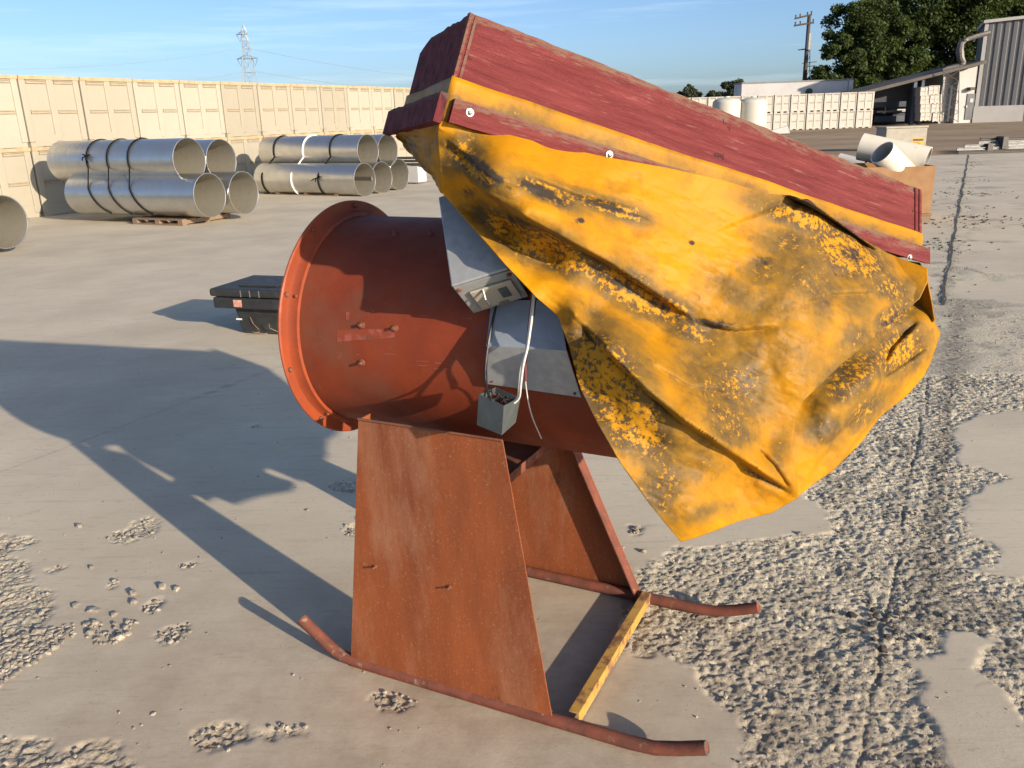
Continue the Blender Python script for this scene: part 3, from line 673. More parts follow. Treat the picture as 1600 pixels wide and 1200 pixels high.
b = MB(); b.hexa([(xl-.5, YC-.9, zr(xl-.5)), (x0-.12, YC-.9, zr(x0)), (x0-.12, YC+4.2, zr(x0)), (xl-.5, YC+4.2, zr(xl-.5)), (xl-.5, YC-.9, zr(xl-.5)+.22), (x0-.12, YC-.9, zr(x0)+.22), (x0-.12, YC+4.2, zr(x0)+.22), (xl-.5, YC+4.2, zr(xl-.5)+.22)]); b.build('roof', 'roof_dark', t)
b = MB(); b.hexa([(xl-.5, YC+3.9, -.2), (xg, YC+3.9, -.2), (xg, YC+4.1, -.2), (xl-.5, YC+4.1, -.2), (xl-.5, YC+3.9, zr(xl-.5)), (xg, YC+3.9, zr(xg)), (xg, YC+4.1, zr(xg)), (xl-.5, YC+4.1, zr(xl-.5))]); b.build('back_wall', 'shed_dark', t)
b = MB(); b.box(xl-.6, xl-.4, YC-.5, YC+3.9, -.2, zr(xl-.4)-.02); b.build('side_wall', 'shed_dark', t)
for xx in (1424, 1436):
    q = aty(xx, 150, YC)[0]; b = MB(); b.box(q-.12, q+.12, YC-.5, YC-.26, -.2, zr(q)-.02); b.build('post', 'shed_blue', t)
b = MB(); ybox(b, 1424, 139, 1437, 192, YC+.3, 1.2); b.build('partition', 'shed_blue', t)
b = MB(); ybox(b, 1507, 146, 1531, 187, YC+.14, .05); dr = b.build('door', 'door_grey', t)
b = MB(); ybox(b, 1515.5, 154, 1521, 160, YC+.12, .015); b.build('notice', 'wall_white', dr)
b = MB(); ybox(b, 1509.5, 165, 1511.5, 168, YC+.08, .05); b.build('handle', 'steel_bolt', dr)
b = MB(); ybox(b, 1516, 136, 1524, 141, YC-.25, .44); b.build('wall_lamp', 'roof_dark', t)
b = MB(); ybox(b, 1483, 134, 1486.5, 190, YC+.6, .2); b.build('white_post', 'trailer_white', t)
b = MB(); ybox(b, 1488.5, 134, 1491, 190, YC+.6, .2); b.build('white_post', 'trailer_white', t)
for (xx0, yy0, xx1, yy1, mm) in [(1366, 158, 1418, 168, 'shed_blue'), (1370, 172, 1416, 176, 'steel_grey'), (1402, 170, 1417, 172.5, 'wall_white'), (1366, 180, 1420, 191, 'shed_blue'), (1394, 176, 1420, 187, 'shed_dark')]:
    b = MB(); ybox(b, xx0, yy0, xx1, yy1, YC+1.9+rnd.random()*.6, .8); tag(b.build('stored_crate', mm), {158: 'long blue grey crate high in the dark shed', 172: 'grey rail across the middle of the dark shed', 170: 'short white board inside the dark shed', 180: 'low blue crate on the shed floor', 176: 'dark crate in front of the blue ones in the shed'}[yy0], 'crate', 'goods stored in the shed')
# lattice frame in front of the annex
t = thing('lattice_tower', 'thin dark lattice frame standing before the shed wall', 'lattice', aty(1485, 191, YC-1.2)); YL = YC-1.4
def bar3(par, name, m, p, q, r, n=5):
    bb = MB(); bb.tube([p, q], r, n); return bb.build(name, m, par)
for xx in (1474, 1499): bar3(t, 'leg', 'roof_dark', aty(xx-2, 191, YL), aty(xx, 110, YL), .03)
for k in range(5):
    ya, yb = 191-16*k, 175-16*k
    bar3(t, 'brace', 'roof_dark', aty(1473, ya, YL), aty(1498, yb, YL), .02); bar3(t, 'brace', 'roof_dark', aty(1498, ya, YL), aty(1473, yb, YL), .02)
# duct
t = thing('air_duct', 'bent dark metal duct running from the metal building down the shed roof', 'duct', aty(1500, 100, YC-.6))
b = MB(); b.tube([aty(x, y, YC-.5) for x, y in [(1546, 51), (1524, 57), (1509, 62), (1502, 68), (1500, 78), (1501, 90), (1504, 98), (1500, 103), (1480, 107), (1472, 110)]], [.18, .18, .18, .22, .26, .26, .26, .22, .16, .12], 10); b.build('pipe', 'duct_metal', t, smooth=True)
for (x, y) in ((1507, 63), (1500, 82), (1502, 100)):
    b = MB(); p = aty(x, y, YC-.5); b.lathe(p-Z*.05, Z, (1, 0, 0), [(0, .30), (.1, .30)], 12); b.build('collar', 'duct_metal', t)
# bins kept under the shed
sb = 0
for k, (xx, yy) in enumerate([(1446, 189), (1446, 176), (1446, 163), (1446, 150), (1465, 190), (1463, 176), (1461, 162), (1459, 148)]):
    o = copy_tree(binB); p = aty(xx, yy, YC-1.3); o.scale = (.62, .7, .5); o.location = tuple(p); o.rotation_euler = (0, 0, .05)
    tag(o, 'bin under the shed, %s from the ground in its %s stack' % (ORD[k % 4], 'left' if k < 4 else 'right'), 'storage bin', 'bins stacked under the shed')
# --- trailer, tanks
t = thing('box_trailer', 'white box trailer standing behind the far bins', 'trailer', aty(1248, 195, 76)); YT = 76
p0, p1 = aty(1163, 134, YT), aty(1333, 124, YT); zt = (p0[2]+p1[2])/2+.05
b = MB(); b.hexa([(p0[0], YT+.8, 1.1), (p1[0], YT, 1.1), (p1[0], YT+2.5, 1.1), (p0[0], YT+3.3, 1.1), (p0[0], YT+.8, zt), (p1[0], YT, zt), (p1[0], YT+2.5, zt), (p0[0], YT+3.3, zt)]); b.build('body', 'trailer_white', t)
b = MB(); b.hexa([(p0[0], YT+.76, zt+.002), (p1[0], YT-.04, zt+.002), (p1[0], YT+2.5, zt+.002), (p0[0], YT+3.3, zt+.002), (p0[0], YT+.76, zt+.12), (p1[0], YT-.04, zt+.12), (p1[0], YT+2.5, zt+.12), (p0[0], YT+3.3, zt+.12)]); b.build('top_rail', 'trailer_edge', t)
b = MB(); b.box(p1[0]-.35, p1[0]+.02, YT-.06, YT-.03+.02, 1.1, zt); b.build('corner_post', 'trailer_white', t)
b = MB(); p = aty(1266, 143, YT); b.lathe(p, (0, -1, 0), (1, 0, 0), [(-.6, .0), (-.45, .28), (-.2, .28), (-.2, 0)], 12); b.build('emblem', 'leaf_far', t)
for xx in (1185, 1200, 1310):
    p = aty(xx, 190, YT); b = MB(); b.lathe((p[0], YT+.5, .5), (0, 1, 0), (1, 0, 0), [(0, 0), (0, .5), (.3, .5), (.3, 0)], 16); b.build('wheel', 'chest_black', t)
b = MB(); b.box(p0[0]+1, p1[0]-1, YT+.9, YT+2.2, .7, 1.09); b.build('chassis', 'steel_dark', t)
for k, (xc, lab) in enumerate([(1134, 'left of the two white domed tanks behind the red board'), (1175, 'right of the two white domed tanks behind the red board')]):
    YK = 50; p = aty(xc, 197, YK); rr = .78; ztk = aty(xc, 152, YK)[2]
    t = thing('water_tank', lab, 'tank', (p[0], YK, 0), 'white tanks')
    h = ztk-.28; b = MB(); b.lathe((p[0], YK, 0), Z, (1, 0, 0), [(0, 0), (0, rr)]+[(h*i/6, rr+(.008 if i % 2 else 0)) for i in range(1, 7)]+[(h+.28*math.sin(a), .05+(rr-.05)*math.cos(a)) for a in np.linspace(.1, 1.5, 8)]+[(h+.28, 0)], 40); b.build('shell', 'tank_white', t, smooth=40)
    b = MB(); b.lathe((p[0], YK, h+.26), Z, (1, 0, 0), [(0, .16), (.07, .16), (.07, 0)], 20); b.build('lid', 'tank_white', t)
b = MB(); p = gnd(1222, 209); b.hexa([p+np.array(q) for q in [(-.7, 0, 0), (.45, -.1, 0), (.5, .3, 0), (-.6, .4, 0), (-.7, 0, .2), (.3, -.1, .45), (.35, .3, .45), (-.6, .4, .2)]]); tag(b.build('white_scrap', 'trailer_white'), 'white scrap sheet lying on the dirt before the far bins', 'scrap')
# --- cabinet with yellow sign, rails
YQ = 29.0; t = thing('metal_cabinet', 'grey metal cabinet with a yellow warning sign on the dirt edge', 'cabinet', aty(1415, 232, YQ))
p0, p1 = aty(1381, 246, YQ), aty(1450, 196, YQ)
b = MB(); b.box(p0[0], p1[0], YQ, YQ+.8, -.04, p1[2]-.06); b.build('body', 'cabinet_grey', t, bevel=.02)
b = MB(); b.box(p0[0]-.02, p1[0]+.02, YQ-.03, YQ+.83, p1[2]-.058, p1[2]); b.build('lid', 'cabinet_grey', t)
s0, s1 = aty(1424.5, 229.5, YQ), aty(1444, 215.5, YQ); b = MB(); b.box(s0[0], s1[0], YQ-.006, YQ-.002, s0[2], s1[2]); sg = b.build('warning_sign', 'sign_yellow', t)
b = MB(); b.box(s0[0]+.02, s1[0]-.02, YQ-.010, YQ-.007, s1[2]-.09, s1[2]-.02); b.build('sign_band', 'steel_dark', sg)
for k in range(3):
    b = MB(); b.box(s0[0]+.04, s1[0]-.05-.05*k, YQ-.010, YQ-.007, s0[2]+.045+.045*k, s0[2]+.06+.045*k); b.build('sign_line', 'steel_dark', sg)
YR = 27.4
for k, (xs_, yy, lab, mm) in enumerate([(1498, 238.5, 'lowest dark steel rail of the pile on the dirt', 'steel_dark'), (1496, 233.5, 'second steel rail from the ground in the pile', 'steel_grey'), (1508, 228.5, 'grey steel rail in the middle of the pile', 'steel_grey'), (1530, 223, 'rail below the top one in the pile', 'steel_grey'), (1533, 217.5, 'topmost dark steel rail of the pile', 'steel_dark')]):
    p = aty(xs_, yy, YR+.1*k); b = MB()
    L_ = 7.5; hh = .075; wv = .09
    for (z0, z1, yo, yw) in ((0, .02, 0, wv), (.02, hh-.02, wv*.4, wv*.2), (hh-.02, hh, 0, wv)): b.box(p[0], p[0]+L_, p[1]+yo, p[1]+yo+yw, p[2]-hh/2+z0, p[2]-hh/2+z1)
    tag(b.build('steel_rail', mm), lab, 'rail', 'steel rails piled on the dirt')
for k, (xx, yy, lab) in enumerate([(1546, 233, 'dark spacer block at the left of the rail pile'), (1570, 222, 'dark spacer block right of the other one in the rail pile')]):
    p = aty(xx, yy, YR+.1); b = MB(); b.hexa([p+np.array(q) for q in [(-.1, -.08, -.2), (.1, -.08, -.2), (.08, .45, -.2), (-.08, .45, -.2), (-.08, -.06, .17), (.07, -.05, .17), (.06, .4, .17), (-.06, .4, .17)]]); tag(b.build('spacer_block', 'steel_dark'), lab, 'block', 'spacers in the rail pile')
# --- cardboard crate of PVC pipes
q0 = gnd(1452, 347); t = thing('cardboard_box', 'brown cardboard box holding white pipes beyond the red board', 'box', q0)
cx = nrm([1, -.10, 0]); cy = np.array([-cx[1], cx[0], 0]); wC, dC, hC = 1.15, 1.0, .62; a = q0-cx*wC+Z*.12
for (o_, e1, e2) in ((a, cx*wC, cy*.012), (a+cy*(dC-.012), cx*wC, cy*.012), (a+cy*.0125, cx*.012, cy*(dC-.025)), (a+cx*(wC-.012)+cy*.0125, cx*.012, cy*(dC-.025))):
    b = MB(); b.obox(o_, e1, e2, Z*hC); b.build('panel', 'cardboard', t)
b = MB(); b.obox(a+Z*.002+cx*.013+cy*.013, cx*(wC-.026), cy*(dC-.026), Z*.012); b.build('bottom', 'cardboard', t)
b = MB(); b.obox(q0+cx*.002+cy*.25+Z*.30, cx*.02, cy*.3, Z*.12); b.build('handle_flap', 'pallet_wood', t)
tp = thing('wooden_pallet', 'worn pallet under the brown cardboard box', 'pallet', q0)
for k in range(3):
    b = MB(); b.obox(q0-cx*(wC+.02)+cy*(.43*k)+Z*.0, cx*(wC+.03), cy*.14, Z*.09); b.build('runner', 'pallet_wood', tp)
b = MB(); b.obox(q0-cx*(wC+.03)-cy*.01+Z*.092, cx*(wC+.05), cy*(dC+.03), Z*.024); b.build('deck', 'pallet_wood', tp)
def pvc(x0, y0, t0, x1, y1, t1, R, label, m='pvc'):
    p, q = dep(x0, y0, t0), dep(x1, y1, t1); ax = nrm(q-p); L_ = np.linalg.norm(q-p); a_ = nrm(np.cross(ax, Z))
    t = thing('plastic_pipe', label, 'pipe', p, 'white plastic pipes in the box')
    b = MB(); b.lathe(p, ax, a_, [(0, R-.014), (0, R), (L_*.33, R), (L_*.66, R), (L_, R), (L_, R-.014)], 48); b.build('wall', m, t, smooth=40)
    b = MB(); b.lathe(p, ax, a_, [(0, R-.014), (L_*.5, R-.014), (L_, R-.014)], 48); b.build('inner_wall', 'pvc_inside', t, smooth=True)
pvc(1345, 229, 11.9, 1449, 251, 11.5, .185, 'long white pipe lying across the cardboard box')
pvc(1378, 238, 11.3, 1432, 292, 11.6, .170, 'white pipe slanting into the box, its open end up')
pvc(1310, 252, 12.6, 1350, 262, 12.4, .12, 'pale pipe end low behind the other white pipes', 'trailer_white')
# --- poles, pylon
YU = 90.0; t = thing('utility_pole', 'dark wooden utility pole with two crossarms beyond the trailer', 'utility pole', aty(1254, 180, YU))
pa, pb = aty(1254, 165, YU), aty(1257, 24, YU); pb[0] = pa[0]+.05
b = MB(); b.tube([np.array([pa[0], YU, -1]), np.array([pb[0], YU, pb[2]])], [.24, .17], 10); b.build('pole', 'pole_wood', t)
for (xa_, ya_, xb_, yb_) in ((1242, 29, 1269, 22.5), (1241, 40, 1272, 35)):
    p, q = aty(xa_, ya_, YU-.25), aty(xb_, yb_, YU-.25); b = MB(); b.obox(p-Z*.09, q-p, np.array([0, .14, 0]), Z*.17); ca = b.build('crossarm', 'pole_wood', t)
    for k in (.05, .3, .72, .95):
        s_ = p+(q-p)*k; b = MB(); b.tube([s_+Z*.05, s_+Z*.32], [.05, .08], 6); b.build('insulator', 'pole_wood', ca)
p = aty(1262, 68, YU); b = MB(); b.lathe((p[0], YU-.3, p[2]-.6), Z, (1, 0, 0), [(0, 0), (0, .25), (1.5, .25), (1.5, 0)], 10); b.build('transformer', 'steel_grey', t)
p, q = aty(1247, 78, YU), aty(1266, 76, YU); b = MB(); b.tube([p, q], .06, 5); b.build('bracket', 'pole_wood', t)
t = thing('radio_mast', 'thin grey lattice mast just right of the utility pole', 'mast', aty(1262, 165, 100)); YM = 100
for xx in (1260.5, 1265): bar3(t, 'leg', 'pylon_steel', aty(xx, 140, YM), aty(xx+.6, 78, YM), .04)
for k in range(6):
    ya, yb = 138-10*k, 128-10*k; bar3(t, 'brace', 'pylon_steel', aty(1260.5, ya, YM), aty(1265, yb, YM), .03)
for yy, w_ in ((98, 10), (104, 8)): bar3(t, 'arm', 'pylon_steel', aty(1263-w_, yy+1, YM), aty(1263+w_+3, yy-1.5, YM), .035)
YP = 245.0; bp = aty(391, 125, YP); cx_ = bp[0]-.15
t = thing('transmission_tower', 'pale steel lattice power pylon rising behind the bin wall', 'pylon', (cx_, YP, 0))
ztp = aty(376, 39, YP)[2]
def wid(z): return .28+max(0, (ztp-3.6-z))*.075 if z < ztp-3.6 else max(.05, .42*(ztp-z)/3.6+.05)
lev = [0, 6, 11, 15, 18.5]+list(np.arange(21, ztp-.2, 2.0))+[ztp]
b = MB()
for sx in (-1, 1):
    for sy in (-1, 1):
        for z0, z1 in zip(lev[:-1], lev[1:]): b.tube([(cx_+sx*(wid(z0)+.5), YP+sy*wid(z0), z0), (cx_+sx*(wid(z1)+(.5 if z1 < ztp-3 else 0)), YP+sy*wid(z1), z1)], .10, 4)
b.build('leg_frame', 'pylon_steel', t)
b = MB()
for z0, z1 in zip(lev[:-1], lev[1:]):
    w0, w1 = wid(z0)+.5, wid(z1)+(.5 if z1 < ztp-3 else 0)
    for sy in (-1, 1):
        b.tube([(cx_-w0, YP+sy*wid(z0), z0), (cx_+w1, YP+sy*wid(z1), z1)], .06, 4); b.tube([(cx_+w0, YP+sy*wid(z0), z0), (cx_-w1, YP+sy*wid(z1), z1)], .06, 4); b.tube([(cx_-w1, YP+sy*wid(z1), z1), (cx_+w1, YP+sy*wid(z1), z1)], .06, 4)
b.build('bracing', 'pylon_steel', t)
for (yy, wl, wr) in ((54, 2.2, .9), (92, 2.8, 2.9)):
    z_ = aty(380, yy, YP)[2]; b = MB()
    for sy in (-.5, .5):
        b.tube([(cx_-wl, YP, z_), (cx_+wr, YP, z_+.1)], .09, 4); b.tube([(cx_-wl, YP, z_), (cx_-.4, YP+sy, z_+.9), (cx_+.4, YP+sy, z_+.9), (cx_+wr, YP, z_+.1)], .06, 4)
        for k in range(5): b.tube([(cx_-wl*(k/5), YP, z_), (cx_-wl*(k/5)+.3, YP+sy, z_+.8*(1-k/5))], .05, 4)
    arm = b.build('arm', 'pylon_steel', t)
    for x_ in [-wl+.15]+([wr-.15] if wr > 1 else []):
        b = MB(); sgn = 1 if x_ < 0 else -1; b.tube([(cx_+x_, YP, z_-.1), (cx_+x_+sgn*.75, YP, z_-1.9), (cx_+x_+sgn*1.3, YP, z_-.1)], .07, 4); b.build('insulator', 'steel_dark', arm)
def wire(name, p, q, sag, lab, r=.035):
    pts = [p+(q-p)*k-Z*sag*4*k*(1-k) for k in np.linspace(0, 1, 17)]
    b = MB(); b.tube(pts, r, 4); tag(b.build(name, 'pylon_steel'), lab, 'power line', 'power lines in the sky')
wire('power_line', aty(373, 76, YP), aty(-60, 108, YP-60), 1.5, 'upper thin power line left of the pylon')
wire('power_line', aty(382, 112, YP), aty(-60, 150, YP-60), 1.5, 'lower thin power line left of the pylon')
wire('power_line', aty(392, 76, YP), aty(760, 122, YP+200), 2.5, 'upper thin power line right of the pylon', .05)
wire('power_line', aty(400, 112, YP), aty(760, 140, YP+200), 2.5, 'lower thin power line right of the pylon', .05)

# ================================================================== TREES
def tree(name, label, base, H, RX, RZ, n_blob, n_leaf, ls, m, seed, trunk_h=None, lean=0, group=None, low=.0):
    g = np.random.default_rng(seed); base = np.asarray(base, float); t = thing(name, label, 'tree', base, group)
    cz = H-RZ; c = base+np.array([lean, 0, cz])
    b = MB(); tr = max(.12, H*.022); b.tube([base-Z*.3, base+np.array([lean*.3, 0, cz*.5]), c], [tr*1.3, tr, tr*.6], 8)
    blobs = []
    for k in range(n_blob):
        d = g.normal(size=3); d /= np.linalg.norm(d); d[1] = -abs(d[1]) if g.random() < .6 else d[1]
        r = (.45+.55*g.random()**.5)*(1+.12*g.normal()); z_ = d[2]*RZ*r
        if z_ < -RZ*(1-low) : z_ = -RZ*(1-low)*g.random()
        blobs.append(np.array([d[0]*RX*r, d[1]*RX*.8*r, z_]))
    for k in range(min(12, n_blob)):
        q = blobs[k]; b.tube([c-Z*RZ*.6*g.random(), c+q*.5, c+q*.95], [tr*.5, tr*.3, tr*.1], 5)
    b.build('trunk', 'bark', t)
    V = []; sz = RX*.20
    for q in blobs:
        s_ = sz*(.6+.9*g.random()); n = int(n_leaf/n_blob*(s_/sz)**1.6)
        p = g.normal(size=(n, 3)); p /= np.linalg.norm(p, axis=1)[:, None]; p *= (g.random(n)**.45)[:, None]*s_; p[:, 2] *= .75
        V.append(p+q)
    P = np.concatenate(V)+c-base; n = len(P)
    nn = g.normal(size=(n, 3))+np.array([.2, -.3, .8]); nn /= np.linalg.norm(nn, axis=1)[:, None]
    a = np.cross(nn, g.normal(size=(n, 3))); a /= np.linalg.norm(a, axis=1)[:, None]; bb = np.cross(nn, a)
    s_ = ls*(.6+.8*g.random(n))[:, None]
    Q = np.stack([P-a*s_, P-bb*s_*.5+nn*s_*.12, P+a*s_, P+bb*s_*.5+nn*s_*.12], 1).reshape(-1, 3)
    npmesh('crown', Q, np.arange(n*4).reshape(-1, 4), m, t)
    return t
G = 'tall trees behind the shed'
def bx_(x, Y): return (aty(x, 165, Y)[0], Y, 0)
tree('broadleaf_tree', 'tall leafy tree at the left end of the group behind the shed', bx_(1350, 92), 12.6, 4.6, 5.8, 95, 26000, .17, 'leaf', 1, group=G, low=.1)
tree('broadleaf_tree', 'tallest leafy tree in the middle of the group behind the shed', bx_(1425, 95), 16.5, 6.0, 7.9, 130, 36000, .18, 'leaf', 2, group=G, low=.1)
tree('broadleaf_tree', 'leafy tree behind the duct of the metal building', bx_(1505, 92), 15.5, 5.6, 7.4, 120, 32000, .18, 'leaf', 3, group=G, low=.1)
tree('broadleaf_tree', 'dark-leaved tree above the metal building roof', bx_(1590, 104), 19.5, 6.5, 8.5, 100, 24000, .2, 'leaf_dark', 4, group=G, low=.1)
tree('broadleaf_tree', 'lowest leafy tree at the left foot of the group, beside the trailer', bx_(1312, 90), 8.6, 3.2, 4.0, 60, 15000, .16, 'leaf', 6, group=G, low=.1)
G = 'small trees on the horizon'
for k, (x, Y, H, R, lab) in enumerate([(1078, 190, 6.6, 3.0, 'small distant tree leftmost on the horizon'), (1144, 185, 7.2, 3.6, 'rounded distant tree beside the trailer'), (1112, 215, 5.2, 4.0, 'low distant bush between the two horizon trees'), (1160, 230, 5.0, 3.5, 'low distant bush touching the trailer')]):
    tree('distant_tree', lab, bx_(x, Y), H, R, H*.42, 60, 8000, .3, 'leaf_far', 10+k, group=G)
# palm like crown behind the left bins
pb = aty(20, 128, 40); t = thing('palm_tree', 'spiky palm crown peeking over the bins at the left edge', 'tree', (pb[0], 40, 0))
b = MB(); b.tube([np.array([pb[0], 40, 0]), np.array([pb[0], 40, pb[2]])], [.2, .14], 8); b.build('trunk', 'bark', t)
b = MB()
for k in range(34):
    a = rnd.uniform(0, 6.28); d = np.array([math.cos(a), math.sin(a), rnd.uniform(-.1, .8)]); p = np.array([pb[0], 40, pb[2]]); w = np.cross(d, Z)*.05; L_ = rnd.uniform(.4, .75)
    b.add([p-w, p+w, p+d*L_*.6+w*1.6, p+d*L_*.6-w*1.6, p+d*L_+np.array([0, 0, -.1])], [(0, 1, 2, 3), (3, 2, 4)])
b.build('crown', 'leaf_dark', t)

# ================================================================== THE FAN
FR, FZ, FV = .305, .98, .347
FAN = thing('axial_fan', 'rusty orange industrial fan on a skid stand, standing in the foreground', 'fan', FP(.33, FV, 0))
ax0 = FP(0, FV, FZ)
b = MB(); b.lathe(ax0, Uf, Vf, [(-.104, FR), (-.10, FR), (.22, FR), (.5, FR), (.77, FR), (.775, FR-.004), (.77, FR-.008), (.5, FR-.008), (-.10, FR-.008), (-.104, FR)], 128); hs = b.build('housing', 'fan_paint', FAN, smooth=40)
b = MB(); b.lathe(ax0, Uf, Vf, [(-.128, .349), (-.124, .349), (-.121, .345), (-.121, .322), (-.112, .316), (-.092, .3145), (-.090, .306), (-.128, .306), (-.128, .349)], 128); fl = b.build('inlet_flange', 'flange_paint', FAN, smooth=30)
for k in range(10):
    a = 2*math.pi*(k+.35)/10; d = Vf*math.cos(a)+Z*math.sin(a); p = ax0+Uf*-.1205+d*.334
    b = MB(); b.lathe(p, Uf, d, [(0, 0), (0, .0075), (.006, .0075), (.009, .004), (.009, 0)], 6); b.build('bolt', 'rust_dark', fl)
    if k % 2 == 0:
        p = ax0+Uf*-.101+d*.3155; b = MB(); b.lathe(p, d, Uf, [(0, 0), (0, .005), (.005, .004), (.006, 0)], 8); b.build('rivet', 'rust_dark', fl)
# inside: hub and blades (seen from the inlet side only)
b = MB(); b.lathe(ax0, Uf, Vf, [(.10, 0), (.10, .07), (.13, .085), (.42, .085), (.42, 0)], 32); hub = b.build('hub', 'rust_dark', FAN, smooth=40)
for k in range(8):
    a = 2*math.pi*k/8; d = Vf*math.cos(a)+Z*math.sin(a); tt = np.cross(Uf, d); b = MB()
    for (r_, w_) in ((.08, .05), (.285, .075)): pass
    b.hexa([ax0+Uf*.12+d*.08-tt*.04, ax0+Uf*.20+d*.08+tt*.04, ax0+Uf*.206+d*.08+tt*.04, ax0+Uf*.126+d*.08-tt*.04, ax0+Uf*.13+d*.285-tt*.07, ax0+Uf*.18+d*.285+tt*.07, ax0+Uf*.186+d*.285+tt*.07, ax0+Uf*.136+d*.285-tt*.07]); b.build('blade', 'rust_dark', hub)
def fan_hit(x, y, R=FR):
    d = ray(x, y); dp = d-Uf*(d@Uf); q = CC-ax0; qp = q-Uf*(q@Uf); A_ = dp@dp; B_ = 2*dp@qp; D_ = qp@qp-R*R; ds = B_*B_-4*A_*D_
    return None if ds < 0 else (-B_-math.sqrt(ds))/2/A_
def fan_pt(x, y): return dep(x, y, fan_hit(x, y))
def fan_n(p): q = p-ax0; q = q-Uf*(q@Uf); return nrm(q)
for (x, y) in ((566, 508), (618, 513), (617, 366), (672, 366), (566, 566)):
    p = fan_pt(x, y); nn = fan_n(p); b = MB(); b.lathe(p-nn*.002, nn, Uf, [(0, .009), (.006, .009), (.007, .0045), (.016, .0042), (.016, 0)], 8); b.build('stud', 'rust_dark', hs)
# faded label, curved on the housing
def fan_patch(pts, lift, n=14, m_=6):
    (x0, y0), (x1, y1), (x2, y2), (x3, y3) = pts; V = []; q = []
    for j in range(m_+1):
        for i in range(n+1):
            s_, t_ = i/n, j/m_; x = (x0*(1-s_)+x1*s_)*(1-t_)+(x3*(1-s_)+x2*s_)*t_; y = (y0*(1-s_)+y1*s_)*(1-t_)+(y3*(1-s_)+y2*s_)*t_
            p = fan_pt(x, y); V.append(p+fan_n(p)*lift)
    for j in range(m_):
        for i in range(n): k = j*(n+1)+i; q.append((k, k+1, k+n+2, k+n+1))
    return V, q
b = MB(); b.add(*fan_patch([(526, 515), (616, 514), (617, 527), (527, 534)], .0006)); b.build('faded_label', 'pink_label', hs, smooth=True)
for (x, y, w_, h_) in [(566, 524, 5, 3), (573, 524, 4, 3), (580, 524, 4, 3), (568, 529, 3, 2), (575, 529, 5, 2)]:
    b = MB(); b.add(*fan_patch([(x, y), (x+w_, y), (x+w_, y+h_), (x, y+h_)], .0012, 2, 2)); b.build('label_print', 'rust_dark', hs)
for (x, y, w_, h_) in [(650, 563, 20, 1.6), (652, 570, 24, 1.4), (679, 566, 10, 1.3), (706, 582, 1.6, 11), (668, 575, 34, 1.2), (541, 487, 5, 12), (600, 552, 18, 1.3), (556, 553, 8, 1.2), (723, 496, 14, 2)]:
    b = MB(); b.add(*fan_patch([(x, y), (x+w_, y+1), (x+w_, y+h_+1), (x, y+h_)], .0007, 3, 2)); b.build('scratch', 'pink_label', hs)
# stand
def plate(v0, name_side):
    s_ = 1 if v0 < .3 else -1; th = .004
    c = [(0, .002), (.658, .002), (.537, .80), (.112, .80)] if s_ > 0 else [(0, .002), (.685, .002), (.33, .80), (.112, .80)]
    b = MB(); b.hexa([FP(a_, v0, z_) for a_, z_ in c]+[FP(a_, v0+th, z_) for a_, z_ in c]); pl_ = b.build('leg_plate', 'leg_paint', FAN)
    # inward flanges on both sloped edges
    for (p, q, e) in (((c[1], c[2], -1), (c[0], c[3], 1)) if s_ < 0 else ((c[0], c[3], 1),)):
        i0 = v0+th+.0005 if s_ > 0 else v0-.0005
        w_ = .045*s_
        b = MB(); b.hexa([FP(p[0], i0, p[1]), FP(p[0]+e*.004, i0, p[1]), FP(p[0]+e*.004, i0+w_, p[1]), FP(p[0], i0+w_, p[1]), FP(q[0], i0, q[1]), FP(q[0]+e*.004, i0, q[1]), FP(q[0]+e*.004, i0+w_, q[1]), FP(q[0], i0+w_, q[1])]); b.build('plate_flange', 'leg_paint' if s_ > 0 else 'rust_pipe', pl_)
    vo = lambda k: v0+(k if s_ > 0 else th-k)
    b = MB(); b.tube([FP(.112, vo(-.001), .801), FP(.25, vo(-.001), .8015), FP(c[2][0], vo(-.001), .801)], .0035, 6); b.build('weld_bead', 'rust_dark', pl_)
    return pl_
pn = plate(0, 'near'); pf = plate(.693, 'far')
for (x, y) in ((587, 885), (703, 917)):
    p = onpl(x, y, P0, Vf); b = MB(); b.lathe(p, -Vf, Uf, [(0, .006), (.004, .006), (.005, .003), (.016, .003), (.016, 0)], 8); b.build('stud', 'rust_dark', pn)
b = MB(); b.add([FP(.548, .01, .801), FP(.59, .02, .801), FP(.60, .10, .76), FP(.50, .12, .775)], [(0, 1, 2, 3)])
# inner shelf brace between the plates
b = MB(); b.obox(FP(.12, .10, .52), Uf*.24, Vf*.585, Z*.006); br = b.build('shelf_brace', 'rust_dark', FAN)
b = MB(); b.obox(FP(.36, .10, .50), Uf*.004, Vf*.585, Z*.03); b.build('brace_lip', 'rust_pipe', br)
for v0, d in ((.0, -1), (.693, 1)):
    vv = v0+(.014 if d < 0 else -.012)
    path = [(-.175, .115), (-.12, .075), (-.06, .034), (-.02, .022), (.1, .0205), (.35, .0205), (.6, .0205), (.86, .0205), (.93, .026), (.99, .045), (1.06, .072)]
    b = MB(); b.tube([FP(s_, vv-.006, z_) for s_, z_ in path], .0178, 14); sk = b.build('skid_pipe', 'rust_pipe', FAN, smooth=50)
    b = MB(); e0, e1 = FP(1.06, vv-.006, .072), FP(.99, vv-.006, .045); dr_ = nrm(e0-e1); b.lathe(e0+dr_*.0008, dr_, Vf, [(0, .0172), (0, .013)], 14); b.build('pipe_end', 'steel_bolt' if d < 0 else 'rust_dark', sk)
b = MB(); b.obox(FP(.690, .030, .0415), Uf*.028, Vf*.64, Z*.004); cb = b.build('cross_bar', 'bar_yellow', FAN)
b = MB(); b.obox(FP(.714, .030, .008), Uf*.004, Vf*.64, Z*.033); b.build('bar_flange', 'bar_yellow', cb)
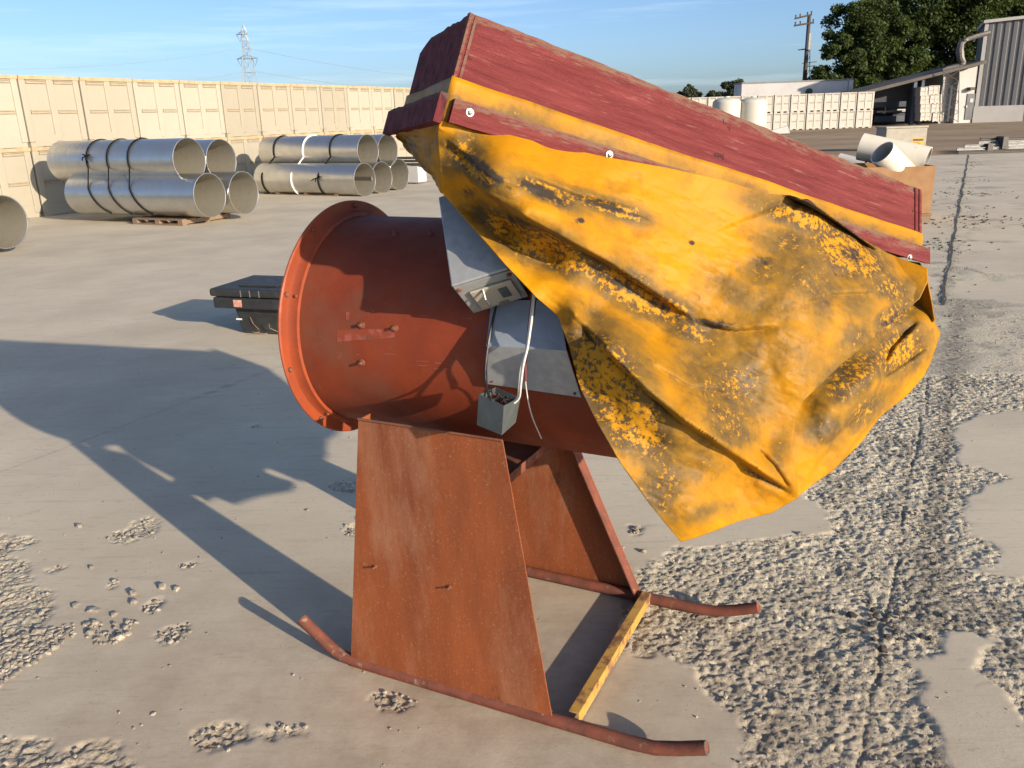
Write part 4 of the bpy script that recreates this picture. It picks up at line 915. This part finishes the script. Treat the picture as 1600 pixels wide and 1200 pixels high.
# galvanised control box
K = dep(705, 447, 1.90); va, vb, vc = np.array([.126, -.018, .038]), np.array([.049, .125, -.104])*.86, np.array([-.033, .178, .196])*.93
CB = MB().obox(K, va*1.02, vb, vc).build('control_box', 'galv', FAN, bevel=.003)
na, nb, nc = nrm(va), nrm(vb), nrm(vc)
b = MB(); b.obox(K-nc*.004+na*.004+nb*.006, na*.138, nb*.13, -nc*-.002); b.build('end_cover', 'galv', CB)
b = MB(); b.obox(K-nc*.012+na*.030+nb*.035, na*.100, nb*.085, nc*.006); ec = b.build('switch_plate', 'cabinet_grey', CB, bevel=.002)
b = MB(); b.obox(K-nc*.0135+na*.092+nb*.05, na*.022, nb*.045, nc*.0012); b.build('slot', 'junction_grey', ec, bevel=.0005)
b = MB(); p = K-nc*.012+na*.062+nb*.035; b.tube([p, p-nc*.02+nb*.01, p-nc*.022+nb*.05], [.0035, .003, .0025], 8); b.build('toggle', 'steel_bolt', ec, smooth=True)
b = MB(); b.obox(K-nc*.018+na*.078+nb*.108, na*.020, nb*.014, nc*.016); b.build('latch', 'steel_bolt', ec)
for (i, j) in ((.012, .018), (.132, .018), (.045, .118), (.12, .112)):
    b = MB(); b.lathe(K-nc*.0045+na*i+nb*j, -nc, na, [(0, .006), (.003, .006), (.004, .003), (.004, 0)], 10); b.build('screw', 'rust_pipe', CB)
# bent galvanised guard, sky reflection painted blue into its upper facet
gd = {k: dep(*v) for k, v in dict(a=(768, 470, 2.035), b=(760, 540, 1.985), c=(762, 600, 2.055), d=(885, 548, 1.895), e=(908, 621, 1.955), f=(872, 468, 1.945), g=(985, 556, 1.835), h=(1012, 630, 1.88), i=(960, 470, 1.885)).items()}
b = MB()
def sheet(pts, th, cen):
    pts = [np.asarray(p) for p in pts]; nn = nrm(np.cross(pts[1]-pts[0], pts[2]-pts[0])); nn = nn*np.sign(nn@(pts[0]-cen)); b_ = MB()
    return b_.hexa([p-nn*th for p in pts]+pts)
fc = FP(.6, FV, FZ)
s1 = sheet([gd['a'], gd['b'], gd['d'], gd['f']], .003, fc).build('side_guard', 'galv_sky_tint', FAN)
sheet([gd['b'], gd['c'], gd['e'], gd['d']], .003, fc).build('guard_face', 'galv', s1)
for (x, y) in ((769, 596), (898, 615)):
    p = dep(x, y, 2.045 if x < 800 else 1.955); b = MB(); b.lathe(p, nrm(CC-p), Uf, [(0, .004), (.003, .003), (.003, 0)], 8); b.build('screw', 'rust_pipe', s1)
sheet([gd['a'], gd['b'], gd['c'], gd['c']+Vf*.06], .002, fc).build('guard_cheek', 'galv', s1)
# hanging junction box with its wires
JB = thing('junction_box', 'dark grey junction box hanging by its wires against the fan', 'junction box', dep(778, 660, 1.93))
jt = 1.93
J = {k: dep(x, y, t_) for k, (x, y, t_) in dict(l=(748, 616, 1.945), f=(787, 634, 1.90), r=(813, 622, 1.955), l2=(745, 664, 1.955), f2=(784, 680, 1.91), r2=(806, 660, 1.965)).items()}
bk = J['l']+J['r']-J['f']; bk2 = J['l2']+J['r2']-J['f2']
b = MB(); v_ = [J['l2'], J['f2'], J['r2'], bk2, J['l'], J['f'], J['r'], bk]; b.add(v_, [(3, 2, 1, 0), (0, 1, 5, 4), (1, 2, 6, 5), (2, 3, 7, 6), (3, 0, 4, 7)])
bo = b.build('box', 'junction_grey', JB); sm = bo.modifiers.new('s', 'SOLIDIFY'); sm.thickness = .004
cen = (J['l']+J['r'])/2
b = MB(); dn_ = nrm(J['l2']-J['l']); b.add([p+dn_*.014+(cen-p)*.06 for p in (J['l'], J['f'], J['r'], bk)], [(0, 1, 2, 3)]); b.build('fill', 'rust_dark', bo)
b = MB()
for k in range(9):
    p = cen+(J['f']-J['l'])*rnd.uniform(-.3, .3)+(J['r']-J['f'])*rnd.uniform(-.3, .3)+dn_*.012; b.tube([p, p-dn_*.012+np.array([rnd.uniform(-.02, .02), rnd.uniform(-.01, .01), .004]), p+np.array([rnd.uniform(-.025, .025), rnd.uniform(-.015, .015), .004])], .0022, 5)
b.build('wire_nest', 'wire_black', bo)
def cable(name, m, pts, r):
    P = [dep(*q) for q in pts]; out = []
    for i in range(len(P)-1):
        p0, p1, p2, p3 = P[max(i-1, 0)], P[i], P[i+1], P[min(i+2, len(P)-1)]
        for k in range(6):
            t_ = k/6; out.append(.5*((2*p1)+(-p0+p2)*t_+(2*p0-5*p1+4*p2-p3)*t_*t_+(-p0+3*p1-3*p2+p3)*t_**3))
    out.append(P[-1]); b_ = MB(); b_.tube(out, r, 7); return b_.build(name, m, JB, smooth=True)
cable('wire', 'wire_black', [(775, 478, 2.01), (766, 520, 1.99), (760, 560, 1.985), (759, 595, 1.98), (762, 612, 1.955), (768, 624, 1.945)], .0034)
cable('wire', 'wire_white', [(836, 455, 1.90), (832, 490, 1.89), (825, 540, 1.885), (818, 570, 1.885), (814, 600, 1.90), (811, 622, 1.93), (800, 632, 1.94)], .0026)
cable('wire', 'wire_white', [(834, 455, 1.905), (829, 495, 1.895), (822, 545, 1.89), (814, 575, 1.89), (811, 602, 1.905), (808, 622, 1.935), (796, 630, 1.945)], .0022)
cable('wire', 'wire_red', [(832, 455, 1.91), (828, 492, 1.90), (824, 530, 1.895), (821, 560, 1.895), (821, 595, 1.93)], .0028)
cable('wire', 'wire_black', [(838, 455, 1.90), (834, 492, 1.895), (827, 525, 1.89), (823, 556, 1.89), (820, 590, 1.93)], .002)
cable('wire', 'wire_white', [(821, 592, 1.93), (822, 605, 1.955), (826, 630, 1.99), (833, 655, 2.03), (846, 685, 2.09)], .0016)

# ================================================================== RED WOODEN FRAME
A = dep(735, 18, 1.74); B = dep(1440, 295, 2.24); w = nrm(B-A); e = np.array([-.36, .93, -.05]); e = nrm(e-w*(e@w)); BL = np.linalg.norm(B-A); WB_ = .42
D = dep(690, 187, 1.768); dn = nrm(D-A); HB = np.linalg.norm(D-A); bn_ = nrm(np.cross(w, dn)); C = onpl(1440, 409, A, bn_)
def PQ(f, g, c=0.0): return (A*(1-f)+B*f)*(1-g)+(D*(1-f)+C*f)*g+e*c
def BP(a_, b_, c_): return PQ(a_/BL, b_/HB, c_)
FRM = thing('plywood_box', 'weathered red plywood box, open and tilted, on top of the fan', 'wooden box', BP(.4, HB, .25))
T = .018
def jag_board(name, m, f, L_, h, th, thv, seed, amp=.004, n=60, cut=None):
    """a plank with a worn, splintered edge: f(x, z) gives its face, thv the thickness direction"""
    V = []; F_ = []; xs = np.linspace(0, L_, n)
    top = np.abs(fbm(xs*14, xs*0+seed, seed, 4))*amp; bot = -np.abs(fbm(xs*14, xs*0+seed+9, seed+3, 4))*amp*.7
    for k, x in enumerate(xs):
        t0 = top[k]+(cut(x) if cut else 0)
        for q in (0, 1):
            for z_ in (t0, h*.33, h*.66, h+bot[k]): V.append(f(x, z_)+thv*th*q)
    for k in range(n-1):
        i = k*8; j = i+8
        for z_ in range(3): F_ += [(i+z_, i+z_+1, j+z_+1, j+z_), (i+4+z_, j+4+z_, j+5+z_, i+5+z_)]
        F_ += [(i, j, j+4, i+4), (i+3, i+7, j+7, j+3)]
    F_ += [(0, 4, 5, 1), (1, 5, 6, 2), (2, 6, 7, 3)]; i = (n-1)*8; F_ += [(i, i+1, i+5, i+4), (i+1, i+2, i+6, i+5), (i+2, i+3, i+7, i+6)]
    o = f(0, 0); l = nrm(f(L_, 0)-o); hv = f(0, h)-o; hv = nrm(hv-l*(hv@l)); zz = np.cross(l, hv); M_ = Matrix.Identity(4); loc = o-ORG[FRM.name]
    for r_ in range(3): M_[r_][0], M_[r_][1], M_[r_][2], M_[r_][3] = l[r_], hv[r_], zz[r_], loc[r_]
    Mi = np.stack([l, hv, zz], 0)
    me = bpy.data.meshes.new(name); me.from_pydata([tuple(Mi@(np.array(q)-o)) for q in V], [], F_); me.update()
    ob = link(name, me, m, FRM); ob.matrix_local = M_; return ob
jag_board('front_board', 'board_red', lambda x, z: BP(x, z, 0), BL, HB-.006, T, e, 3, .007, 140)
jag_board('end_board', 'board_end_red', lambda x, z: BP(.002, z, T+.0015+x), WB_-2*T, HB-.006, T, w, 5, .012, 50, cut=lambda x: max(0, x-.30)*.3)
jag_board('end_board', 'board_end_red', lambda x, z: BP(BL-T-.002, z, T+.0015+x), WB_-2*T, HB-.006, T, w, 6, .006, 30)
jag_board('back_board', 'board_end_red', lambda x, z: BP(.022+x, .05+z, WB_-T), BL-.03, HB-.056, T, e, 7, .006, 80)
for x_ in (-.002, .010):
    b = MB(); b.obox(A-e*.0025+w*(x_+.002)+dn*.004, w*.006, dn*(HB*.58), e*.002); b.build('corner_strip', 'board_red', FRM)
for x_ in (-.026, -.011):
    b = MB(); b.obox(B-e*.003+w*x_+(C-B)*.02, w*.008, (C-B)*.58, e*.0025); b.build('corner_strip', 'board_red', FRM)
# battens clamp the tarp
b0 = HB*.79; bh = HB+.004-b0
bt = jag_board('batten', 'board_red', lambda x, z: BP(.010+x, b0+z, -.0235), BL-.004, bh, .018, e, 8, .003, 90)
bt2 = jag_board('batten', 'board_end_red', lambda x, z: BP(-.0225, b0-.004+z, -.028+x), WB_+.09, bh+.012, .018, w, 9, .006, 40)
def on_batten(x, y): return onpl(x, y, A-e*.0235, nrm(np.cross(w, dn)))
nB = -e
for (x, y) in ((734, 176), (952, 242), (1421, 402.5)):
    p = on_batten(x, y); b = MB(); b.lathe(p, nB, w, [(0, .0085), (.002, .0085), (.0022, .0052), (.006, .0050), (.0072, .0025), (.0072, 0)], 18); b.build('bolt', 'steel_bolt', FRM, smooth=30)
fr_pl = A-e*.0004
def on_board(x, y): return onpl(x, y, fr_pl, nrm(np.cross(w, dn)))
def staple(pts):
    for (x0_, y0_, x1_, y1_) in pts:
        p, q = on_board(x0_, y0_), on_board(x1_, y1_); d_ = nrm(q-p); s_ = nrm(np.cross(d_, e)); b = MB(); b.obox(p-s_*.0011+e*.001, q-p, s_*.0022, -e*.0016); b.build('staple', 'staple_dark', FRM)
staple([(738, 39, 738, 46), (744, 40, 744, 46), (739, 42, 744, 43), (733, 87, 733, 93), (726, 88, 726, 92), (733, 92, 737, 93), (1130, 186, 1131, 192), (1131, 192, 1135, 192), (1140, 199, 1140, 204), (1137, 199, 1142, 200),
        (1117, 239, 1124, 241), (1117, 243, 1123, 245), (1117, 239, 1117, 243), (1124, 241, 1123, 245), (1125, 243, 1130, 247), (1127, 240, 1127, 246), (1130, 241, 1130, 250), (1428, 294, 1428, 300), (1432, 294, 1432, 300), (1426, 328, 1427, 332)])

# ================================================================== YELLOW TARP
mt = mat('tarp', (.435, .20, .004), (.385, .168, .004), 3.5, .55, 0, .0010, 65, c3=(.31, .135, .008), s3=8, t3=(.50, .68), spec=.15)
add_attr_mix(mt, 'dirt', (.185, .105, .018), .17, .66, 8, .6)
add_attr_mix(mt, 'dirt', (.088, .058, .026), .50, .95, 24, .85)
add_attr_mix(mt, 'dirt', (.42, .20, .008), .92, 1.10, 80, 1.3)
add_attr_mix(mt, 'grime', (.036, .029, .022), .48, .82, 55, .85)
TARP = thing('yellow_tarp', 'dirty yellow tarp sleeve hanging from the tilted red plywood box', 'tarp', BP(.8, .4, .2))
def tbat(x, off=0): p = onpl(x, 186+(x-694)*.3044, A, nrm(np.cross(w, dn))); return (p-CC)@CF-off
CTRL = [(690, 175, tbat(690)), (700, 187, tbat(700, .0)), (775, 206, tbat(775, .006)), (850, 228, tbat(850, .02)), (950, 250, tbat(950, .045)), (1037, 264, tbat(1037, .065)), (1120, 282, tbat(1120, .085)), (1200, 308, tbat(1200, .12)), (1260, 325, tbat(1260, .14)), (1330, 362, tbat(1330, .10)), (1385, 390, tbat(1385, .03)), (1445, 412, tbat(1445, .0)),
    (688, 230, 1.862), (690, 300, 1.90), (712, 215, 1.850), (730, 235, 1.845),
    # first bulge under the batten
    (780, 240, 1.80), (840, 265, 1.83), (900, 285, 1.885), (1000, 312, 1.985), (1090, 335, 2.10), (1150, 375, 2.14), (830, 305, 1.775), (900, 335, 1.82), (980, 370, 1.905),
    # its lower lip
    (725, 262, 1.815), (765, 300, 1.765), (820, 335, 1.755), (880, 368, 1.785), (960, 412, 1.86), (1035, 462, 1.935), (1078, 492, 1.985),
    # hollow beneath the lip
    (712, 300, 1.89), (745, 325, 1.885), (795, 362, 1.905), (858, 400, 1.91), (945, 455, 1.895), (1030, 508, 1.965),
    # rolled hem
    (735, 352, 1.86), (790, 415, 1.835), (838, 465, 1.83), (880, 497, 1.84), (785, 392, 1.85), (850, 440, 1.85), (915, 490, 1.86),
    # second fold
    (900, 492, 1.80), (950, 545, 1.76), (1010, 605, 1.745), (1070, 655, 1.76), (1130, 695, 1.80), (1190, 735, 1.87), (1243, 768, 1.96),
    (975, 520, 1.84), (1060, 590, 1.83),
    # hollow under it and the hanging corner
    (905, 560, 1.84), (925, 620, 1.84), (965, 640, 1.825), (1015, 690, 1.82), (1080, 728, 1.835), (1150, 758, 1.90), (905, 610, 1.845), (940, 668, 1.815), (970, 725, 1.80), (1020, 790, 1.82), (1065, 845, 1.85), (1080, 800, 1.82), (1130, 800, 1.88), (1190, 795, 1.97), (1245, 778, 2.02),
    # big belly
    (1110, 545, 1.955), (1150, 500, 1.985), (1200, 450, 2.06), (1262, 420, 2.14), (1160, 580, 1.94), (1160, 640, 1.90), (1205, 560, 1.965), (1252, 520, 1.985), (1244, 600, 1.955), (1235, 690, 1.965), (1200, 690, 1.955), (1200, 395, 2.17),
    (1310, 430, 2.28), (1380, 425, 2.46), (1330, 500, 2.16), (1300, 540, 2.07), (1449, 436, 2.60), (1437, 467, 2.54), (1377, 516, 2.27), (1310, 570, 2.09), (1251, 628, 1.975),
    (1230, 345, 2.30), (1290, 365, 2.40), (1350, 395, 2.47)]
CTRL = [(x, y, t if k < 12 else (t if t < 1.9 else 1.9+(t-1.9)*.5)-.08*math.exp(-max(0, y-(186+(x-694)*.3044))/130)) for k, (x, y, t) in enumerate(CTRL)]
def rbf_fit(c, lam=2e-4):
    c = np.array(c); P_ = c[:, :2]/400; n = len(c); d = np.linalg.norm(P_[:, None]-P_[None], axis=2); K_ = np.where(d > 0, d*d*np.log(d+1e-12), 0)+lam*np.eye(n)
    Q = np.concatenate([np.ones((n, 1)), P_], 1); M_ = np.block([[K_, Q], [Q.T, np.zeros((3, 3))]]); s_ = np.linalg.solve(M_, np.concatenate([c[:, 2], np.zeros(3)]))
    def f(x, y):
        X_ = np.stack([np.ravel(x), np.ravel(y)], 1)/400; d_ = np.linalg.norm(X_[:, None]-P_[None], axis=2); k_ = np.where(d_ > 0, d_*d_*np.log(d_+1e-12), 0)
        return (k_@s_[:n]+s_[n]+X_@s_[n+1:]).reshape(np.shape(x))
    return f
def pl_interp(pts, s_, smooth=True):
    P_ = np.array(pts, float); L_ = np.concatenate([[0], np.cumsum(np.linalg.norm(np.diff(P_, axis=0), axis=1))]); L_ /= L_[-1]
    return np.stack([np.interp(s_, L_, P_[:, i]) for i in range(P_.shape[1])], 1)
def coons(top, bot, left, right, nx, ny):
    s_ = np.linspace(0, 1, nx); t_ = np.linspace(0, 1, ny); Tp, Bt, Lf, Rt = pl_interp(top, s_), pl_interp(bot, s_), pl_interp(left, t_), pl_interp(right, t_)
    S_, T_ = np.meshgrid(s_, t_); S_ = S_[..., None]; T_ = T_[..., None]
    return (1-T_)*Tp[None]+T_*Bt[None]+(1-S_)*Lf[:, None]+S_*Rt[:, None]-((1-S_)*(1-T_)*Tp[0]+S_*(1-T_)*Tp[-1]+(1-S_)*T_*Bt[0]+S_*T_*Bt[-1])
DIRT_SHADE = [(742, 262, 70, 16, 40, 1.0), (850, 300, 60, 16, 25, 1.1), (950, 324, 70, 13, 17, 1.0), (800, 365, 75, 32, 35, 1.0), (870, 395, 85, 32, 30, 1.05), (975, 450, 100, 30, 30, 1.0), (1045, 485, 50, 26, 30, .95), (1250, 340, 90, 22, 20, .9), (1330, 400, 80, 36, 30, 1.05), (1270, 440, 90, 50, 15, .55), (1240, 300, 60, 14, 20, .8), (1150, 600, 70, 60, 40, .75), (1200, 480, 90, 40, 10, .5),  # tarp dirt, plus painted shade in the furrow and lower-left panel
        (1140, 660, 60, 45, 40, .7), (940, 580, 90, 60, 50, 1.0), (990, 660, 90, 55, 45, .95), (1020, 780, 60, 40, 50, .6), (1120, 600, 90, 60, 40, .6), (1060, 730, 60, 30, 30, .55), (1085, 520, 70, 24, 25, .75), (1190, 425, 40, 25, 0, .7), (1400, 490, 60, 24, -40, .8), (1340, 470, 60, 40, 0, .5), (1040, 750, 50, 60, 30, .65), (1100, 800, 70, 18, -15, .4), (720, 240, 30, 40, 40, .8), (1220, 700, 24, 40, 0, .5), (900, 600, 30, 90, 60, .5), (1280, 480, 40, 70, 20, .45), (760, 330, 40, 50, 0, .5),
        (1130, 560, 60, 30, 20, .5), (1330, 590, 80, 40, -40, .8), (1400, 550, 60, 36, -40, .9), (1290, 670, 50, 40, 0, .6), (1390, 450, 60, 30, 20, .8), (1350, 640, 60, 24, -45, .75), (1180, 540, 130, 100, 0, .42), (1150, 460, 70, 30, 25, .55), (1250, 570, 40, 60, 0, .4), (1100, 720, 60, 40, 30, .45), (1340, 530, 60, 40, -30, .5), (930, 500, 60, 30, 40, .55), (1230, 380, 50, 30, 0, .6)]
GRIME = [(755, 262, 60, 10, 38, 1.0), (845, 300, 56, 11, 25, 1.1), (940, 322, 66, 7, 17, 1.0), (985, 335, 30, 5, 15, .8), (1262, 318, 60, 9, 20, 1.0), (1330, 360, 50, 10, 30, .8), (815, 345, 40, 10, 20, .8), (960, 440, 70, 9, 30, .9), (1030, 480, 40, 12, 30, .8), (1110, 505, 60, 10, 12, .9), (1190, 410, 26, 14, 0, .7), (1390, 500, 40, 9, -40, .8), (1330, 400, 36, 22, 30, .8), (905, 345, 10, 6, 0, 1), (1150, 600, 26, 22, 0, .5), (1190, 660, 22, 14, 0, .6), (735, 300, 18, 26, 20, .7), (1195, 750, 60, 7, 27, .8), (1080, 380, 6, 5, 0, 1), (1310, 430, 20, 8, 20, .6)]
def blobsum(x, y, B_):
    r = np.zeros(np.shape(x))
    for (cx_, cy_, rx, ry, an, am) in B_:
        a_ = math.radians(an); dx, dy = x-cx_, y-cy_; p = (dx*math.cos(a_)+dy*math.sin(a_))/rx; q = (-dx*math.sin(a_)+dy*math.cos(a_))/ry; r = np.maximum(r, am*np.exp(-(p*p+q*q)*.9))
    return r
def tarp_sheet(name, G_, tf, seed, wr=.006, clamp=True, lim=None):
    x, y = G_[..., 0], G_[..., 1]; t_ = tf(x, y)
    ny, nx = x.shape; ee = np.minimum(np.linspace(0, 1, ny)[:, None]*8, 1)
    t_ = t_+fbm(x/75+y/130, y/75, seed, 3)*wr*ee+fbm(x/24, y/24, seed+5, 3)*wr*.30*ee
    # fine crumple lines
    t_ = t_+(np.abs(fbm(x/120+y/200, y/46-x/90, seed+8, 4))-.25)*.011*ee
    for (pl_, d_, L_) in (CREASE if clamp else CREASE2):
        P_ = np.array(pl_, float); best = np.full(x.shape, 1e9); sg = np.zeros(x.shape); al = np.zeros(x.shape); n_ = len(P_)-1
        for i in range(n_):
            a_, b_ = P_[i], P_[i+1]; dd = b_-a_; k_ = np.clip(((x-a_[0])*dd[0]+(y-a_[1])*dd[1])/(dd@dd), 0, 1); rx, ry = x-a_[0]-dd[0]*k_, y-a_[1]-dd[1]*k_; r_ = np.hypot(rx, ry); m_ = r_ < best
            best = np.where(m_, r_, best); sg = np.where(m_, dd[0]*ry-dd[1]*rx, sg); al = np.where(m_, (i+k_)/n_, al)
        pos = np.where(sg > 0, best, 0); fade = np.clip(np.minimum(al, 1-al)*6, 0, 1)
        sp_ = np.clip(pos/8, 0, 1); t_ = t_+d_*fade*sp_*sp_*(3-2*sp_)*np.exp(-pos/L_)-d_*.25*fade*np.where(sg <= 0, np.exp(-best/10), np.exp(-best/4))
    if clamp:
        dX = ray(0, 0)[None, None]*0+(CF+CR*((x-800)/F_PX)[..., None]-CU*((y-600)/F_PX)[..., None]); dp = dX-Uf*(dX@Uf)[..., None]; q = CC-ax0; qp = q-Uf*(q@Uf); A_ = (dp*dp).sum(-1); B_ = 2*dp@qp; C_ = qp@qp-(FR+.012)**2; ds = B_*B_-4*A_*C_
        ft_ = np.where(ds > 0, (-B_-np.sqrt(np.maximum(ds, 0)))/2/A_, 99); hp = CC+dX*ft_[..., None]; ss = (hp-P0)@Uf; ft_ = ft_+np.clip((ss-.785)/.12, 0, 1)**1.5*.5; t_ = np.minimum(t_, ft_)
    P_ = CC+(CF+CR*((x-800)/F_PX)[..., None]-CU*((y-600)/F_PX)[..., None])*t_[..., None]
    o = npmesh(name, P_.reshape(-1, 3)-ORG[TARP.name], grid_q(nx, ny), 'tarp', TARP, smooth=True)
    setattr_f(o, 'dirt', np.clip(blobsum(x, y, DIRT_SHADE)*1.12+.11+.16*fbm(x/90, y/90, seed+40, 4), 0, 1.1)); setattr_f(o, 'grime', blobsum(x, y, GRIME))  # the dirt attribute carries the painted fold shade as well
    sm_ = o.modifiers.new('cloth', 'SOLIDIFY'); sm_.thickness = .003; sm_.offset = -1
    return o
CREASE = [([(715, 255), (765, 300), (820, 335), (880, 368), (960, 412), (1035, 462), (1085, 496)], .05, 42), ([(890, 480), (950, 545), (1010, 605), (1070, 655), (1130, 695), (1190, 735), (1246, 770)], .05, 38),
          ([(1225, 300), (1255, 312), (1295, 333), (1345, 368), (1375, 392)], .12, 10), ([(1110, 362), (1165, 338), (1225, 316)], .008, 18), ([(1180, 690), (1215, 725), (1243, 765)], .018, 20),
          ([(1090, 500), (1150, 512), (1215, 505)], .018, 22), ([(1252, 470), (1300, 455), (1380, 452)], .014, 25), ([(820, 268), (900, 300), (990, 322)], .014, 26), ([(1010, 560), (1080, 600), (1150, 610)], .016, 30), ([(700, 215), (735, 245), (770, 290)], .02, 16)]
CREASE2 = [([(1372, 555), (1380, 590), (1362, 632), (1318, 672), (1285, 700)], -.03, 26), ([(1440, 505), (1400, 545), (1385, 575)], .03, 20), ([(1246, 770), (1275, 715), (1300, 690)], .02, 16), ([(1455, 545), (1420, 570), (1372, 600)], .025, 16), ([(1300, 735), (1330, 690), (1372, 640)], .03, 14)]
f1 = rbf_fit(CTRL, 5e-5)
top = [(688, 176), (700, 187), (775, 207), (850, 226), (950, 247), (1037, 262), (1120, 279), (1200, 303), (1235, 305), (1262, 313), (1300, 338), (1345, 371), (1385, 396), (1420, 410), (1449, 420)]
bot = [(690, 300), (735, 352), (790, 415), (838, 465), (872, 492), (890, 540), (908, 610), (935, 665), (970, 725), (1015, 788), (1063, 846), (1090, 838), (1150, 815), (1205, 800), (1247, 776)]
lft = [(688, 176), (684, 210), (688, 255), (690, 300)]
rgt = [(1449, 420), (1450, 440), (1437, 467), (1377, 516), (1310, 572), (1252, 628), (1240, 660), (1236, 705), (1247, 776)]
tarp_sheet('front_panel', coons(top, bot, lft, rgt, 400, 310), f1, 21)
C2 = [(1205, 625, 2.14), (1285, 547, 2.24), (1350, 492, 2.38), (1400, 450, 2.55), (1430, 438, 2.66), (1225, 640, 2.06), (1251, 625, 2.10), (1310, 575, 2.20), (1377, 520, 2.38), (1432, 470, 2.60), (1251, 640, 2.08), (1300, 640, 2.05), (1340, 605, 2.13), (1365, 590, 2.20), (1375, 625, 2.33), (1400, 590, 2.38), (1330, 660, 2.17), (1290, 690, 2.06), (1285, 730, 2.10), (1246, 775, 2.03), (1240, 700, 1.99), (1320, 710, 2.18), (1467, 520, 2.55), (1440, 590, 2.50), (1420, 530, 2.42), (1445, 500, 2.48), (1360, 665, 2.28)]
C2 = [(x, y, 1.9+(t-1.9)*.56+.01) for x, y, t in C2]
f2 = rbf_fit(C2)
tarp_sheet('folded_panel', coons([(1205, 625), (1230, 606), (1285, 547), (1350, 492), (1400, 450), (1430, 438)], [(1243, 777), (1275, 752), (1300, 735), (1345, 690), (1375, 650), (1415, 618), (1442, 588), (1455, 560), (1468, 521)], [(1205, 625), (1218, 705), (1243, 777)], [(1430, 438), (1448, 480), (1468, 521)], 120, 90), f2, 33, .008, False)
# shaded end panel on the left, far panel, right end panel: real sheets hung from the frame
def hang(name, P_top, P_bot, nx, ny, seed, amp=.012):
    s_ = np.linspace(0, 1, nx); a_ = pl_interp(P_top, s_); b_ = pl_interp(P_bot, s_); t_ = np.linspace(0, 1, ny)[:, None, None]
    V = a_[None]*(1-t_)+b_[None]*t_; S_, T_ = np.meshgrid(s_, np.linspace(0, 1, ny)); nn = nrm(np.cross(a_[-1]-a_[0], b_[0]-a_[0])); V = V+nn*(fbm(S_*5, T_*4, seed, 4)*amp*np.minimum(T_*5, 1))[..., None]
    o = npmesh(name, V.reshape(-1, 3)-ORG[TARP.name], grid_q(nx, ny), 'tarp', TARP, smooth=True); setattr_f(o, 'dirt', np.clip(.35+.4*fbm(S_*4, T_*3, seed+3, 3), 0, 1)); setattr_f(o, 'grime', np.clip(.2+.5*fbm(S_*5, T_*4, seed+4, 3), 0, 1))
    sm_ = o.modifiers.new('cloth', 'SOLIDIFY'); sm_.thickness = .003; return o
hb = HB+.002
hang('end_panel', [dep(688, 176, tbat(690)), BP(-.004, hb, .10), BP(-.004, hb, WB_+.005)], [dep(691, 302, 1.86), dep(655, 256, 1.97), dep(622, 212, 2.11)], 40, 30, 51)
hang('back_panel', [BP(.02, hb, WB_-.03), BP(BL, hb, WB_-.03)], [BP(0.02, hb+.012, WB_-.03), BP(.3, hb+.05, WB_-.03), BP(.62, hb+.28, WB_-.06), BP(.98, hb+.33, WB_-.1), BP(BL-.1, hb+.22, WB_-.05)], 60, 30, 55)
hang('right_panel', [BP(BL+.004, hb, .01), BP(BL+.004, hb, WB_)], [dep(1449, 442, 2.24), dep(1462, 505, 2.24), BP(BL-.1, hb+.22, WB_-.05)], 40, 30, 57)
# hem strip lying on the boards above the battens
h0 = HB*.605
def strip(name, fs, L_, n_, seed, h_up=h0, h_dn=None):
    xs = np.linspace(0, L_, 90); hd = HB+.002 if h_dn is None else h_dn; ys = np.linspace(0, 1, 8); V = np.zeros((8, 90, 3))
    for j, q in enumerate(ys): V[j] = np.array([fs(x_, z_) for x_, z_ in zip(xs, (h_up+fbm(xs*5, xs*0, seed, 3)*.004)*(1-q)+hd*q)])+n_*(.0016+.0016*vn(xs*9, xs*0+j, seed))[:, None]
    o = npmesh(name, V.reshape(-1, 3)-ORG[TARP.name], grid_q(90, 8), 'tarp', TARP, smooth=True); X_, Y_ = np.meshgrid(xs, ys); setattr_f(o, 'dirt', np.clip(.25+.75*np.clip(Y_-.05, 0, 1)*(Y_ > .25)+.3*fbm(X_*6, Y_*2, seed+2, 3), 0, .75)); setattr_f(o, 'grime', X_*0+.1)
    sm_ = o.modifiers.new('cloth', 'SOLIDIFY'); sm_.thickness = .002; return o
strip('hem_strip', lambda x, z: BP(x-.003, z, 0), BL+.002, -e, 61)
strip('hem_strip', lambda x, z: BP(0, z, x-.003), WB_-.01, -w, 63)
